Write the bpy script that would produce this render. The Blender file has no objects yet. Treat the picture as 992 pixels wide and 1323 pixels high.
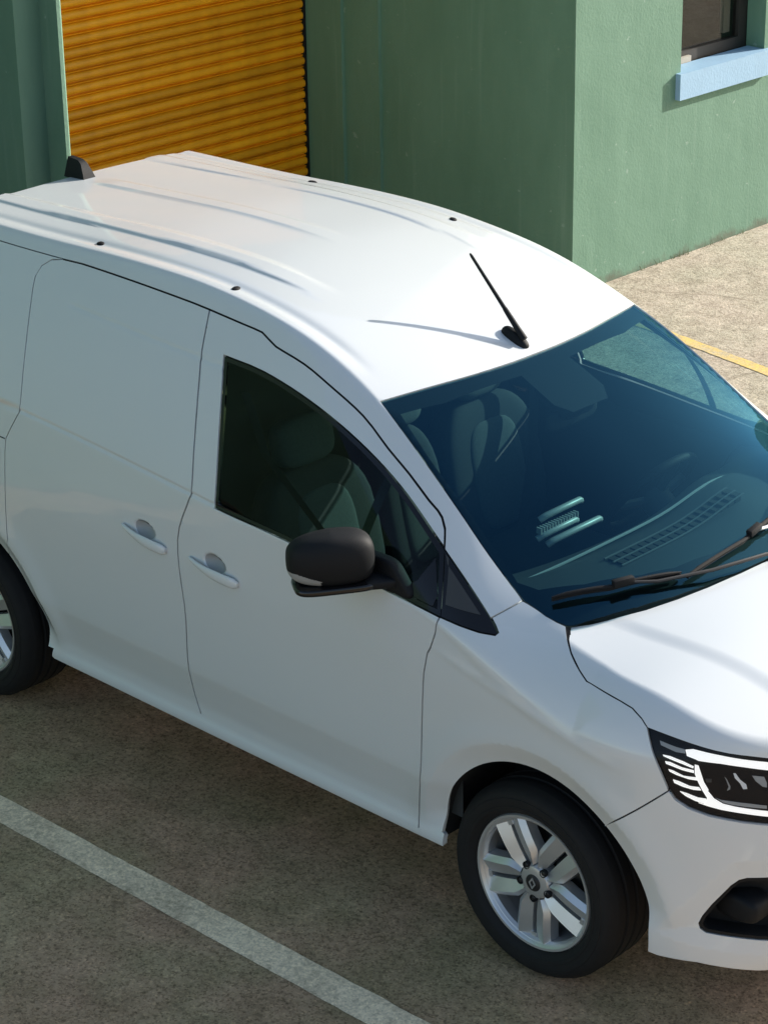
import bpy, bmesh, math, random
import numpy as np
from mathutils import Vector, Matrix
from mathutils.geometry import delaunay_2d_cdt

scene = bpy.context.scene
COL = scene.collection
PI = math.pi
R_ = math.radians
rng = np.random.RandomState(7)
random.seed(7)

# ------------------------------------------------------------------ camera
cam_d = bpy.data.cameras.new('camera')
cam = bpy.data.objects.new('camera', cam_d)
COL.objects.link(cam)
_yaw, _pit, _rol = 2.2856, 0.4141, 0.0098
_f = Vector((math.cos(_yaw)*math.cos(_pit), math.sin(_yaw)*math.cos(_pit), -math.sin(_pit)))
_r = Vector((math.sin(_yaw), -math.cos(_yaw), 0)); _u = _r.cross(_f)
_r2 = math.cos(_rol)*_r + math.sin(_rol)*_u
_u2 = -math.sin(_rol)*_r + math.cos(_rol)*_u
_m = Matrix((_r2, _u2, -_f)).transposed().to_4x4()
_m.translation = Vector((4.1717, -5.6574, 4.3517))
cam.matrix_world = _m
cam_d.sensor_fit = 'HORIZONTAL'; cam_d.sensor_width = 36.0
cam_d.lens = 3195.15/992*36.0
cam_d.shift_x = (496-694.41)/992
cam_d.shift_y = (655.81-661.5)/992
cam_d.clip_start = .1; cam_d.clip_end = 2000
scene.camera = cam

# ------------------------------------------------------------------ daylight
SUN_EL, SUN_AZ = 23.0, 16.5           # azimuth: from +Y towards +X
SUN_DIR = Vector((math.cos(R_(SUN_EL))*math.sin(R_(SUN_AZ)), math.cos(R_(SUN_EL))*math.cos(R_(SUN_AZ)), math.sin(R_(SUN_EL))))
world = bpy.data.worlds.new('World'); scene.world = world
world.use_nodes = True
wn = world.node_tree
for n in list(wn.nodes): wn.nodes.remove(n)
sky = wn.nodes.new('ShaderNodeTexSky'); sky.sky_type = 'NISHITA'; sky.sun_disc = False
sky.sun_elevation = R_(SUN_EL); sky.sun_rotation = R_(SUN_AZ)
sky.air_density = 1.0; sky.dust_density = 1.6; sky.ozone_density = .7
bg = wn.nodes.new('ShaderNodeBackground'); bg.inputs['Strength'].default_value = 0.10
wo = wn.nodes.new('ShaderNodeOutputWorld')
wn.links.new(sky.outputs[0], bg.inputs['Color']); wn.links.new(bg.outputs[0], wo.inputs['Surface'])
sun_d = bpy.data.lights.new('sun', 'SUN'); sun_d.energy = 3.6; sun_d.angle = R_(0.5); sun_d.color = (1.0, .965, .905)
sun = bpy.data.objects.new('sun', sun_d); COL.objects.link(sun)
sun.rotation_euler = (-SUN_DIR).to_track_quat('-Z', 'Y').to_euler()
sun.location = SUN_DIR*30
scene.view_settings.view_transform = 'Standard'; scene.view_settings.look = 'None'
scene.view_settings.exposure = 1.15; scene.view_settings.gamma = 1.0
scene.view_settings.use_curve_mapping = False
scene.view_settings.use_white_balance = True; scene.view_settings.white_balance_temperature = 6700; scene.view_settings.white_balance_tint = 10
try:
    scene.cycles.max_bounces = 12; scene.cycles.transparent_max_bounces = 24; scene.cycles.glossy_bounces = 6
except Exception: pass

# ------------------------------------------------------------------ tagging helpers
def tag(o, label=None, cat=None, group=None, kind=None):
    if label: o['label'] = label
    if cat: o['category'] = cat
    if group: o['group'] = group
    if kind: o['kind'] = kind
    return o
def empty(name, loc=(0, 0, 0), parent=None):
    o = bpy.data.objects.new(name, None); COL.objects.link(o); o.location = loc
    o.empty_display_size = .2
    if parent: o.parent = parent
    return o
def mesh_obj(name, verts, faces, mat, parent=None, smooth=False, normals=None, mats=None, fmat=None):
    me = bpy.data.meshes.new(name)
    me.from_pydata([tuple(map(float, v)) for v in verts], [], [tuple(int(i) for i in f) for f in faces])
    for m in (mats or [mat]): me.materials.append(m)
    if fmat is not None: me.polygons.foreach_set('material_index', np.array(fmat, dtype=np.int32))
    me.update()
    if smooth or normals is not None:
        me.polygons.foreach_set('use_smooth', [True]*len(me.polygons))
    if normals is not None:
        me.normals_split_custom_set_from_vertices([tuple(map(float, n)) for n in normals])
    o = bpy.data.objects.new(name, me); COL.objects.link(o)
    if parent: o.parent = parent
    return o
def bm_obj(name, bm, mat, parent=None, smooth_angle=None, bevel=None, seg=2):
    me = bpy.data.meshes.new(name)
    if bevel:
        bmesh.ops.bevel(bm, geom=[e for e in bm.edges if len(e.link_faces) == 2 and e.calc_face_angle(0) > .5], offset=bevel, segments=seg, profile=.5, affect='EDGES', clamp_overlap=True)
    bmesh.ops.recalc_face_normals(bm, faces=bm.faces)
    bm.to_mesh(me); bm.free(); me.materials.append(mat)
    if smooth_angle:
        me.polygons.foreach_set('use_smooth', [True]*len(me.polygons))
        me.set_sharp_from_angle(angle=R_(smooth_angle))
    o = bpy.data.objects.new(name, me); COL.objects.link(o)
    if parent: o.parent = parent
    return o
def add_box(bm, x0, x1, y0, y1, z0, z1, mtx=None):
    vs = [bm.verts.new((x, y, z)) for x in (x0, x1) for y in (y0, y1) for z in (z0, z1)]
    for f in ((0, 1, 3, 2), (4, 6, 7, 5), (0, 4, 5, 1), (2, 3, 7, 6), (0, 2, 6, 4), (1, 5, 7, 3)):
        bm.faces.new([vs[i] for i in f])
    if mtx is not None: bmesh.ops.transform(bm, matrix=mtx, verts=vs)
    return vs
def box(name, x0, x1, y0, y1, z0, z1, mat, parent=None, bevel=None, mtx=None, seg=2):
    bm = bmesh.new(); add_box(bm, x0, x1, y0, y1, z0, z1, mtx)
    return bm_obj(name, bm, mat, parent, 35 if bevel else None, bevel, seg)
def tube(bm, pts, rad, n=8, caps=True):
    """tube along points; rad: number or list"""
    pts = [Vector(p) for p in pts]; rings = []
    for i, p in enumerate(pts):
        t = (pts[min(i+1, len(pts)-1)]-pts[max(i-1, 0)]).normalized()
        a = t.orthogonal().normalized() if i == 0 else (pa - t*pa.dot(t)).normalized()
        pa = a; b = t.cross(a); r = rad[i] if hasattr(rad, '__len__') else rad
        rings.append([bm.verts.new(p+r*(math.cos(2*PI*k/n)*a+math.sin(2*PI*k/n)*b)) for k in range(n)])
    for A, B in zip(rings[:-1], rings[1:]):
        for k in range(n): bm.faces.new((A[k], A[(k+1) % n], B[(k+1) % n], B[k]))
    if caps: bm.faces.new(rings[0][::-1]); bm.faces.new(rings[-1])
def superell(c, h, e=.6, n=20, taper=None):
    """rounded block: vertices, faces"""
    V = []; Fc = []
    f = lambda v: math.copysign(abs(v)**e, v)
    m = 2*n
    for i in range(n+1):
        t = -PI/2+PI*i/n
        for k in range(m):
            p = 2*PI*k/m
            x, y, z = f(math.cos(t))*f(math.cos(p)), f(math.cos(t))*f(math.sin(p)), f(math.sin(t))
            if taper: x, y, z = taper(x, y, z)
            V.append((c[0]+h[0]*x, c[1]+h[1]*y, c[2]+h[2]*z))
    for i in range(n):
        for k in range(m):
            Fc.append((i*m+k, i*m+(k+1) % m, (i+1)*m+(k+1) % m, (i+1)*m+k))
    return V, Fc
def lathe(profile, n=64, axis='y'):
    """profile (r, y) revolved about the Y axis"""
    V = []; Fc = []; m = len(profile)
    for k in range(n):
        a = 2*PI*k/n
        for r, y in profile: V.append((r*math.cos(a), y, r*math.sin(a)))
    for k in range(n):
        for j in range(m-1):
            Fc.append((k*m+j, k*m+j+1, ((k+1) % n)*m+j+1, ((k+1) % n)*m+j))
    return V, Fc

# ------------------------------------------------------------------ materials
def new_mat(name):
    m = bpy.data.materials.new(name); m.use_nodes = True
    nt = m.node_tree; b = nt.nodes['Principled BSDF']
    return m, nt, b
def nd(nt, typ, **kw):
    n = nt.nodes.new(typ)
    for k, v in kw.items():
        if k.startswith('i_'):
            key = k[2:]
            n.inputs[int(key) if key.isdigit() else key.replace('_', ' ')].default_value = v
        else: setattr(n, k, v)
    return n
def simple(name, col, rough=.5, metal=0., coat=0., spec=.5, noise=0., nscale=40., bump=0., bscale=200.):
    m, nt, b = new_mat(name)
    b.inputs['Base Color'].default_value = (*col, 1); b.inputs['Roughness'].default_value = rough
    b.inputs['Metallic'].default_value = metal; b.inputs['Coat Weight'].default_value = coat
    b.inputs['Coat Roughness'].default_value = .03; b.inputs['Specular IOR Level'].default_value = spec
    tc = nd(nt, 'ShaderNodeTexCoord')
    if noise:
        n1 = nd(nt, 'ShaderNodeTexNoise', i_Scale=nscale, i_Detail=5.0)
        nt.links.new(tc.outputs['Object'], n1.inputs['Vector'])
        mx = nd(nt, 'ShaderNodeMix', data_type='RGBA')
        mx.inputs[6].default_value = (*[c*(1-noise) for c in col], 1); mx.inputs[7].default_value = (*[min(1, c*(1+noise)) for c in col], 1)
        nt.links.new(n1.outputs['Fac'], mx.inputs[0]); nt.links.new(mx.outputs[2], b.inputs['Base Color'])
    if bump:
        n2 = nd(nt, 'ShaderNodeTexNoise', i_Scale=bscale, i_Detail=4.0)
        nt.links.new(tc.outputs['Object'], n2.inputs['Vector'])
        bp = nd(nt, 'ShaderNodeBump', i_Strength=bump, i_Distance=.01)
        nt.links.new(n2.outputs['Fac'], bp.inputs['Height']); nt.links.new(bp.outputs[0], b.inputs['Normal'])
    return m
def paint_mat():
    m, nt, b = new_mat('white_paint')
    tc = nd(nt, 'ShaderNodeTexCoord')
    n1 = nd(nt, 'ShaderNodeTexNoise', i_Scale=1.7, i_Detail=6.0)
    nt.links.new(tc.outputs['Object'], n1.inputs['Vector'])
    mx = nd(nt, 'ShaderNodeMix', data_type='RGBA')
    mx.inputs[6].default_value = (.630, .658, .670, 1); mx.inputs[7].default_value = (.660, .686, .697, 1)
    nt.links.new(n1.outputs['Fac'], mx.inputs[0])
    b.inputs['Roughness'].default_value = .42; b.inputs['Coat Weight'].default_value = 1.0; b.inputs['Coat Roughness'].default_value = .025
    b.inputs['Coat IOR'].default_value = 1.5
    # faint orange peel
    n2 = nd(nt, 'ShaderNodeTexNoise', i_Scale=14.0, i_Detail=1.0)
    nt.links.new(tc.outputs['Object'], n2.inputs['Vector'])
    bp = nd(nt, 'ShaderNodeBump', i_Strength=.02, i_Distance=.01)
    nt.links.new(n2.outputs['Fac'], bp.inputs['Height']); nt.links.new(bp.outputs[0], b.inputs['Coat Normal'])
    # the inner face of the sheet is bare trim
    geo = nd(nt, 'ShaderNodeNewGeometry')
    m2 = nd(nt, 'ShaderNodeMix', data_type='RGBA'); m2.inputs[7].default_value = (.035, .037, .04, 1)
    nt.links.new(geo.outputs['Backfacing'], m2.inputs[0]); nt.links.new(mx.outputs[2], m2.inputs[6]); nt.links.new(m2.outputs[2], b.inputs['Base Color'])
    return m
def glass_mat(name, tint, ior=1.52, refl=(1, 1, 1)):
    m = bpy.data.materials.new(name); m.use_nodes = True; nt = m.node_tree
    for n in list(nt.nodes): nt.nodes.remove(n)
    o = nd(nt, 'ShaderNodeOutputMaterial'); tr = nd(nt, 'ShaderNodeBsdfTransparent'); gl = nd(nt, 'ShaderNodeBsdfGlossy', i_Roughness=.0)
    tr.inputs[0].default_value = (*tint, 1); gl.inputs[0].default_value = (*refl, 1)
    # Schlick reflectance, the same from both faces of the pane
    f0 = ((ior-1)/(ior+1))**2
    geo = nd(nt, 'ShaderNodeNewGeometry'); dt = nd(nt, 'ShaderNodeVectorMath', operation='DOT_PRODUCT')
    nt.links.new(geo.outputs['Incoming'], dt.inputs[0]); nt.links.new(geo.outputs['Normal'], dt.inputs[1])
    ab = nd(nt, 'ShaderNodeMath', operation='ABSOLUTE'); nt.links.new(dt.outputs['Value'], ab.inputs[0])
    om = nd(nt, 'ShaderNodeMath', operation='SUBTRACT', i_0=1.0); nt.links.new(ab.outputs[0], om.inputs[1])
    pw = nd(nt, 'ShaderNodeMath', operation='POWER', i_1=5.0); nt.links.new(om.outputs[0], pw.inputs[0])
    fr = nd(nt, 'ShaderNodeMath', operation='MULTIPLY_ADD', i_1=1-f0, i_2=f0); nt.links.new(pw.outputs[0], fr.inputs[0]); mx = nd(nt, 'ShaderNodeMixShader')
    nt.links.new(fr.outputs[0], mx.inputs[0]); nt.links.new(tr.outputs[0], mx.inputs[1]); nt.links.new(gl.outputs[0], mx.inputs[2]); nt.links.new(mx.outputs[0], o.inputs[0])
    return m
def ground_mat(name, lo, hi, pit=.85, crack=.0, patch=.9):
    m, nt, b = new_mat(name)
    geo = nd(nt, 'ShaderNodeNewGeometry')
    P = geo.outputs['Position']
    big = nd(nt, 'ShaderNodeTexNoise', i_Scale=.9, i_Detail=6.0, i_Roughness=.6)
    mid = nd(nt, 'ShaderNodeTexNoise', i_Scale=9.0, i_Detail=8.0, i_Roughness=.7)
    fine = nd(nt, 'ShaderNodeTexNoise', i_Scale=52.0, i_Detail=9.0, i_Roughness=.78)
    grain = nd(nt, 'ShaderNodeTexVoronoi', i_Scale=95.0)
    for n in (big, mid, fine, grain): nt.links.new(P, n.inputs['Vector'])
    r1 = nd(nt, 'ShaderNodeValToRGB'); r1.color_ramp.elements[0].position = .3; r1.color_ramp.elements[1].position = .72
    r1.color_ramp.elements[0].color = (*lo, 1); r1.color_ramp.elements[1].color = (*hi, 1)
    nt.links.new(big.outputs['Fac'], r1.inputs[0])
    # mid mottling
    r2 = nd(nt, 'ShaderNodeValToRGB'); r2.color_ramp.elements[0].position = .35; r2.color_ramp.elements[1].position = .68
    r2.color_ramp.elements[0].color = (.72, .70, .66, 1); r2.color_ramp.elements[1].color = (1.12, 1.1, 1.08, 1)
    nt.links.new(mid.outputs['Fac'], r2.inputs[0])
    mu = nd(nt, 'ShaderNodeMix', data_type='RGBA', blend_type='MULTIPLY'); mu.inputs[0].default_value = 1
    nt.links.new(r1.outputs[0], mu.inputs[6]); nt.links.new(r2.outputs[0], mu.inputs[7])
    # dark pits between the stones
    r3 = nd(nt, 'ShaderNodeValToRGB'); r3.color_ramp.elements[0].position = .40; r3.color_ramp.elements[1].position = .52
    r3.color_ramp.elements[0].color = (.36, .34, .31, 1); r3.color_ramp.elements[1].color = (1.06, 1.05, 1.04, 1)
    nt.links.new(fine.outputs['Fac'], r3.inputs[0])
    mu2 = nd(nt, 'ShaderNodeMix', data_type='RGBA', blend_type='MULTIPLY'); mu2.inputs[0].default_value = pit
    nt.links.new(mu.outputs[2], mu2.inputs[6]); nt.links.new(r3.outputs[0], mu2.inputs[7])
    # single stones: each cell of the aggregate has its own tone
    cell = nd(nt, 'ShaderNodeTexVoronoi', i_Scale=150.0); nt.links.new(P, cell.inputs['Vector'])
    sx = nd(nt, 'ShaderNodeSeparateColor'); nt.links.new(cell.outputs['Color'], sx.inputs[0])
    r4 = nd(nt, 'ShaderNodeValToRGB'); r4.color_ramp.interpolation = 'CONSTANT'
    r4.color_ramp.elements[0].position = 0; r4.color_ramp.elements[0].color = (.55, .53, .50, 1); r4.color_ramp.elements[1].position = .10; r4.color_ramp.elements[1].color = (.95, .95, .95, 1)
    e = r4.color_ramp.elements.new(.45); e.color = (1.06, 1.05, 1.03, 1); e = r4.color_ramp.elements.new(.88); e.color = (1.38, 1.34, 1.28, 1)
    nt.links.new(sx.outputs[0], r4.inputs[0])
    mu3 = nd(nt, 'ShaderNodeMix', data_type='RGBA', blend_type='MULTIPLY'); mu3.inputs[0].default_value = .75
    nt.links.new(mu2.outputs[2], mu3.inputs[6]); nt.links.new(r4.outputs[0], mu3.inputs[7])
    # greenish and reddish patches, worn over the years
    pt = nd(nt, 'ShaderNodeTexNoise', i_Scale=2.3, i_Detail=4.0); nt.links.new(P, pt.inputs['Vector'])
    r5 = nd(nt, 'ShaderNodeValToRGB'); r5.color_ramp.elements[0].position = .36; r5.color_ramp.elements[1].position = .64
    r5.color_ramp.elements[0].color = (.90, .97, .84, 1); r5.color_ramp.elements[1].color = (1.10, .98, .95, 1)
    nt.links.new(pt.outputs['Fac'], r5.inputs[0])
    mu4 = nd(nt, 'ShaderNodeMix', data_type='RGBA', blend_type='MULTIPLY'); mu4.inputs[0].default_value = patch
    nt.links.new(mu3.outputs[2], mu4.inputs[6]); nt.links.new(r5.outputs[0], mu4.inputs[7])
    # hairline cracks
    cm = nd(nt, 'ShaderNodeTexNoise', i_Scale=2.0, i_Detail=4.0); nt.links.new(P, cm.inputs['Vector'])
    va = nd(nt, 'ShaderNodeVectorMath', operation='MULTIPLY_ADD'); va.inputs[1].default_value = (.5, .5, .5); nt.links.new(cm.outputs['Color'], va.inputs[0]); nt.links.new(P, va.inputs[2])
    ck = nd(nt, 'ShaderNodeTexVoronoi', feature='DISTANCE_TO_EDGE', i_Scale=.55); nt.links.new(va.outputs[0], ck.inputs['Vector'])
    rk = nd(nt, 'ShaderNodeValToRGB'); rk.color_ramp.elements[0].position = .0; rk.color_ramp.elements[1].position = .006; rk.color_ramp.elements[0].color = (.45, .43, .40, 1); rk.color_ramp.elements[1].color = (1, 1, 1, 1)
    nt.links.new(ck.outputs['Distance'], rk.inputs[0])
    mu5 = nd(nt, 'ShaderNodeMix', data_type='RGBA', blend_type='MULTIPLY'); mu5.inputs[0].default_value = crack
    nt.links.new(mu4.outputs[2], mu5.inputs[6]); nt.links.new(rk.outputs[0], mu5.inputs[7])
    nt.links.new(mu5.outputs[2], b.inputs['Base Color'])
    b.inputs['Roughness'].default_value = .92; b.inputs['Specular IOR Level'].default_value = .25
    ad = nd(nt, 'ShaderNodeMath', operation='MULTIPLY_ADD', i_1=.5)
    nt.links.new(grain.outputs['Distance'], ad.inputs[0]); nt.links.new(fine.outputs['Fac'], ad.inputs[2])
    bp = nd(nt, 'ShaderNodeBump', i_Strength=.45, i_Distance=.006)
    nt.links.new(ad.outputs[0], bp.inputs['Height']); nt.links.new(bp.outputs[0], b.inputs['Normal'])
    return m
def line_mat(name, col, wear=.42, under=(.23, .20, .16)):
    """thin paint over the grit: worn off in the pits, dirtier in patches"""
    m, nt, b = new_mat(name)
    geo = nd(nt, 'ShaderNodeNewGeometry'); P = geo.outputs['Position']
    a = nd(nt, 'ShaderNodeTexNoise', i_Scale=38.0, i_Detail=9.0, i_Roughness=.78); c = nd(nt, 'ShaderNodeTexNoise', i_Scale=4.0, i_Detail=6.0)
    cell = nd(nt, 'ShaderNodeTexVoronoi', i_Scale=150.0)
    for n in (a, c, cell): nt.links.new(P, n.inputs['Vector'])
    ad = nd(nt, 'ShaderNodeMath', operation='MULTIPLY_ADD', i_1=.55); nt.links.new(c.outputs['Fac'], ad.inputs[0]); nt.links.new(a.outputs['Fac'], ad.inputs[2])
    rp = nd(nt, 'ShaderNodeValToRGB'); rp.color_ramp.elements[0].position = wear+.16; rp.color_ramp.elements[1].position = wear+.52
    rp.color_ramp.elements[0].color = (*under, 1); rp.color_ramp.elements[1].color = (*col, 1)
    nt.links.new(ad.outputs[0], rp.inputs[0])
    sx = nd(nt, 'ShaderNodeSeparateColor'); nt.links.new(cell.outputs['Color'], sx.inputs[0])
    mr = nd(nt, 'ShaderNodeMapRange'); mr.inputs[3].default_value = .80; mr.inputs[4].default_value = 1.12; nt.links.new(sx.outputs[0], mr.inputs[0])
    mu = nd(nt, 'ShaderNodeMix', data_type='RGBA', blend_type='MULTIPLY'); mu.inputs[0].default_value = 1
    nt.links.new(rp.outputs[0], mu.inputs[6]); nt.links.new(mr.outputs[0], mu.inputs[7]); nt.links.new(mu.outputs[2], b.inputs['Base Color'])
    b.inputs['Roughness'].default_value = .9; b.inputs['Specular IOR Level'].default_value = .25
    bp = nd(nt, 'ShaderNodeBump', i_Strength=.4, i_Distance=.005); nt.links.new(a.outputs['Fac'], bp.inputs['Height']); nt.links.new(bp.outputs[0], b.inputs['Normal'])
    return m
def wall_mat():
    m, nt, b = new_mat('green_render')
    geo = nd(nt, 'ShaderNodeNewGeometry'); P = geo.outputs['Position']
    sc = nd(nt, 'ShaderNodeMapping'); sc.inputs['Scale'].default_value = (3, 3, .9); nt.links.new(P, sc.inputs['Vector'])
    st = nd(nt, 'ShaderNodeTexNoise', i_Scale=1.6, i_Detail=7.0, i_Roughness=.65); nt.links.new(sc.outputs[0], st.inputs['Vector'])
    bl = nd(nt, 'ShaderNodeTexNoise', i_Scale=1.1, i_Detail=5.0); nt.links.new(P, bl.inputs['Vector'])
    r1 = nd(nt, 'ShaderNodeValToRGB'); r1.color_ramp.elements[0].position = .3; r1.color_ramp.elements[1].position = .7
    r1.color_ramp.elements[0].color = (.098, .205, .140, 1); r1.color_ramp.elements[1].color = (.142, .265, .190, 1)
    ad = nd(nt, 'ShaderNodeMath', operation='MULTIPLY_ADD', i_1=.6); nt.links.new(st.outputs['Fac'], ad.inputs[0])
    hf = nd(nt, 'ShaderNodeMath', operation='MULTIPLY', i_1=.4); nt.links.new(bl.outputs['Fac'], hf.inputs[0]); nt.links.new(hf.outputs[0], ad.inputs[2])
    nt.links.new(ad.outputs[0], r1.inputs[0])
    # pale rain streaks and scuffs
    sk = nd(nt, 'ShaderNodeMapping'); sk.inputs['Scale'].default_value = (16, 16, .8); nt.links.new(P, sk.inputs['Vector'])
    s2 = nd(nt, 'ShaderNodeTexNoise', i_Scale=1.3, i_Detail=4.0); nt.links.new(sk.outputs[0], s2.inputs['Vector'])
    r2 = nd(nt, 'ShaderNodeValToRGB'); r2.color_ramp.elements[0].position = .60; r2.color_ramp.elements[1].position = .80
    r2.color_ramp.elements[0].color = (0, 0, 0, 1); r2.color_ramp.elements[1].color = (.22, .22, .22, 1)
    nt.links.new(s2.outputs['Fac'], r2.inputs[0])
    mx = nd(nt, 'ShaderNodeMix', data_type='RGBA'); mx.inputs[7].default_value = (.30, .43, .35, 1)
    nt.links.new(r2.outputs[0], mx.inputs[0]); nt.links.new(r1.outputs[0], mx.inputs[6])
    xyz = nd(nt, 'ShaderNodeSeparateXYZ'); nt.links.new(P, xyz.inputs[0])
    dn = nd(nt, 'ShaderNodeTexNoise', i_Scale=7.0, i_Detail=8.0, i_Roughness=.7); nt.links.new(P, dn.inputs['Vector'])
    # splash dirt along the foot of the wall
    hz = nd(nt, 'ShaderNodeMath', operation='MULTIPLY_ADD', i_1=.22, i_2=-.075); nt.links.new(dn.outputs['Fac'], hz.inputs[0])
    df = nd(nt, 'ShaderNodeMath', operation='SUBTRACT'); nt.links.new(hz.outputs[0], df.inputs[0]); nt.links.new(xyz.outputs['Z'], df.inputs[1])
    mr = nd(nt, 'ShaderNodeMapRange'); mr.inputs[1].default_value = -.02; mr.inputs[2].default_value = .03; mr.inputs[4].default_value = .7; nt.links.new(df.outputs[0], mr.inputs[0])
    m2 = nd(nt, 'ShaderNodeMix', data_type='RGBA'); m2.inputs[7].default_value = (.10, .10, .07, 1)
    nt.links.new(mr.outputs[0], m2.inputs[0]); nt.links.new(mx.outputs[2], m2.inputs[6])
    # knocked and repaired spots: small pale and dark flecks
    ch = nd(nt, 'ShaderNodeTexNoise', i_Scale=19.0, i_Detail=3.0); nt.links.new(P, ch.inputs['Vector'])
    cr = nd(nt, 'ShaderNodeValToRGB'); cr.color_ramp.elements[0].position = .70; cr.color_ramp.elements[1].position = .74
    nt.links.new(ch.outputs['Fac'], cr.inputs[0])
    m3 = nd(nt, 'ShaderNodeMix', data_type='RGBA'); m3.inputs[7].default_value = (.26, .36, .30, 1)
    ml = nd(nt, 'ShaderNodeMath', operation='MULTIPLY', i_1=.6); nt.links.new(cr.outputs[0], ml.inputs[0])
    nt.links.new(ml.outputs[0], m3.inputs[0]); nt.links.new(m2.outputs[2], m3.inputs[6]); nt.links.new(m3.outputs[2], b.inputs['Base Color'])
    b.inputs['Roughness'].default_value = .75
    fn = nd(nt, 'ShaderNodeTexNoise', i_Scale=60.0, i_Detail=6.0); nt.links.new(P, fn.inputs['Vector'])
    f2 = nd(nt, 'ShaderNodeTexNoise', i_Scale=4.0, i_Detail=3.0); nt.links.new(P, f2.inputs['Vector'])
    a2 = nd(nt, 'ShaderNodeMath', operation='MULTIPLY_ADD', i_1=3.0); nt.links.new(f2.outputs['Fac'], a2.inputs[0]); nt.links.new(fn.outputs['Fac'], a2.inputs[2])
    bp = nd(nt, 'ShaderNodeBump', i_Strength=.25, i_Distance=.008); nt.links.new(a2.outputs[0], bp.inputs['Height']); nt.links.new(bp.outputs[0], b.inputs['Normal'])
    return m
M = {}
M['paint'] = paint_mat()
M['ground'] = ground_mat('worn_asphalt', (.355, .268, .185), (.50, .385, .280), .66, .0)
M['ground_sunlit'] = ground_mat('sunlit_ground_pale', (.45, .40, .335), (.57, .515, .445), .55, .6, .3)  # same ground made paler, sunlight put into its colour
M['wall'] = wall_mat()
M['white_line'] = line_mat('white_line_paint', (.95, .79, .57), .35, (.36, .28, .19))
M['yellow_line'] = line_mat('yellow_line_paint', (.82, .56, .13), .46, (.50, .43, .31))
M['ws_glass'] = glass_mat('windscreen_glass', (.40, .63, .63), 1.72, (.17, .62, .98))   # athermic coating: blue reflections
M['glass'] = glass_mat('side_glass', (.33, .50, .48), 1.30)
M['lens'] = glass_mat('lamp_lens', (.95, .955, .96), 1.22)
M['rubber'] = simple('black_rubber', (.010, .010, .011), .7, spec=.2)
M['tyre'] = simple('tyre_rubber', (.011, .011, .0115), .75, spec=.3, noise=.25, nscale=30, bump=.05)
M['black_plastic'] = simple('grained_black_plastic', (.008, .009, .0105), .62, spec=.22, bump=.12, bscale=700)
M['gloss_black'] = simple('gloss_black', (.006, .006, .007), .12)
M['well'] = simple('wheel_well_black', (.008, .008, .008), .9)
M['silver'] = simple('silver_alloy', (.60, .61, .62), .36, metal=.72, noise=.06, nscale=20)
M['dark_metal'] = simple('dark_metal', (.03, .03, .032), .45, metal=.5)
M['chrome'] = simple('bright_chrome', (.75, .76, .78), .12, metal=1.0)
M['seat'] = simple('grey_seat_cloth', (.036, .040, .042), .9, noise=.3, nscale=120)
M['seat_pale'] = simple('pale_seat_cloth', (.090, .100, .100), .9, noise=.25, nscale=120)
M['dash'] = simple('dash_plastic', (.030, .033, .035), .55, bump=.1, bscale=500)
M['trim'] = simple('cabin_trim', (.030, .035, .036), .8)
M['headliner'] = simple('headliner', (.16, .165, .165), .95)
M['grey_plastic'] = simple('grey_plastic', (.30, .31, .31), .4)
M['vent_rib'] = simple('vent_rib_grey', (.085, .09, .092), .5)
M['glint_white'] = simple('lamp_glint_white', (.72, .73, .73), .25)  # white that paints bright glints inside the headlamp
M['frit'] = simple('glass_border_black', (.006, .006, .008), .5, spec=.15)
M['recess'] = simple('recess_shade_grey', (.36, .37, .375), .6, spec=.2)  # grey tone stands in for shade inside the handle cup
M['drl'], _nt, _b = new_mat('daytime_lamp')
_b.inputs['Base Color'].default_value = (.85, .86, .86, 1); _b.inputs['Emission Color'].default_value = (1, .99, .96, 1); _b.inputs['Emission Strength'].default_value = .28; _b.inputs['Roughness'].default_value = .3
M['orange'] = simple('orange_shutter_enamel', (.95, .345, .006), .42, noise=.25, nscale=9)
_nt = M['orange'].node_tree; _b = _nt.nodes['Principled BSDF']
_oi = nd(_nt, 'ShaderNodeObjectInfo'); _mr = nd(_nt, 'ShaderNodeMapRange'); _mr.inputs[3].default_value = .82; _mr.inputs[4].default_value = 1.15
_src = _b.inputs['Base Color'].links[0].from_socket; _mu = nd(_nt, 'ShaderNodeMix', data_type='RGBA', blend_type='MULTIPLY'); _mu.inputs[0].default_value = 1
_nt.links.new(_oi.outputs['Random'], _mr.inputs[0]); _nt.links.new(_src, _mu.inputs[6]); _nt.links.new(_mr.outputs[0], _mu.inputs[7])
# grime streaks run down the curtain
_g = nd(_nt, 'ShaderNodeNewGeometry'); _mp = nd(_nt, 'ShaderNodeMapping'); _mp.inputs['Scale'].default_value = (5, 5, .7); _nt.links.new(_g.outputs['Position'], _mp.inputs['Vector'])
_n = nd(_nt, 'ShaderNodeTexNoise', i_Scale=2.2, i_Detail=8.0, i_Roughness=.7); _nt.links.new(_mp.outputs[0], _n.inputs['Vector'])
_r = nd(_nt, 'ShaderNodeValToRGB'); _r.color_ramp.elements[0].position = .32; _r.color_ramp.elements[1].position = .62; _r.color_ramp.elements[0].color = (.55, .5, .45, 1); _r.color_ramp.elements[1].color = (1.08, 1.08, 1.08, 1)
_nt.links.new(_n.outputs['Fac'], _r.inputs[0]); _m3 = nd(_nt, 'ShaderNodeMix', data_type='RGBA', blend_type='MULTIPLY'); _m3.inputs[0].default_value = .18
_nt.links.new(_mu.outputs[2], _m3.inputs[6]); _nt.links.new(_r.outputs[0], _m3.inputs[7]); _nt.links.new(_m3.outputs[2], _b.inputs['Base Color'])
M['sill_blue'] = simple('pale_blue_sill_paint', (.29, .46, .62), .55, noise=.08, nscale=14, bump=.15, bscale=60)
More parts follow.
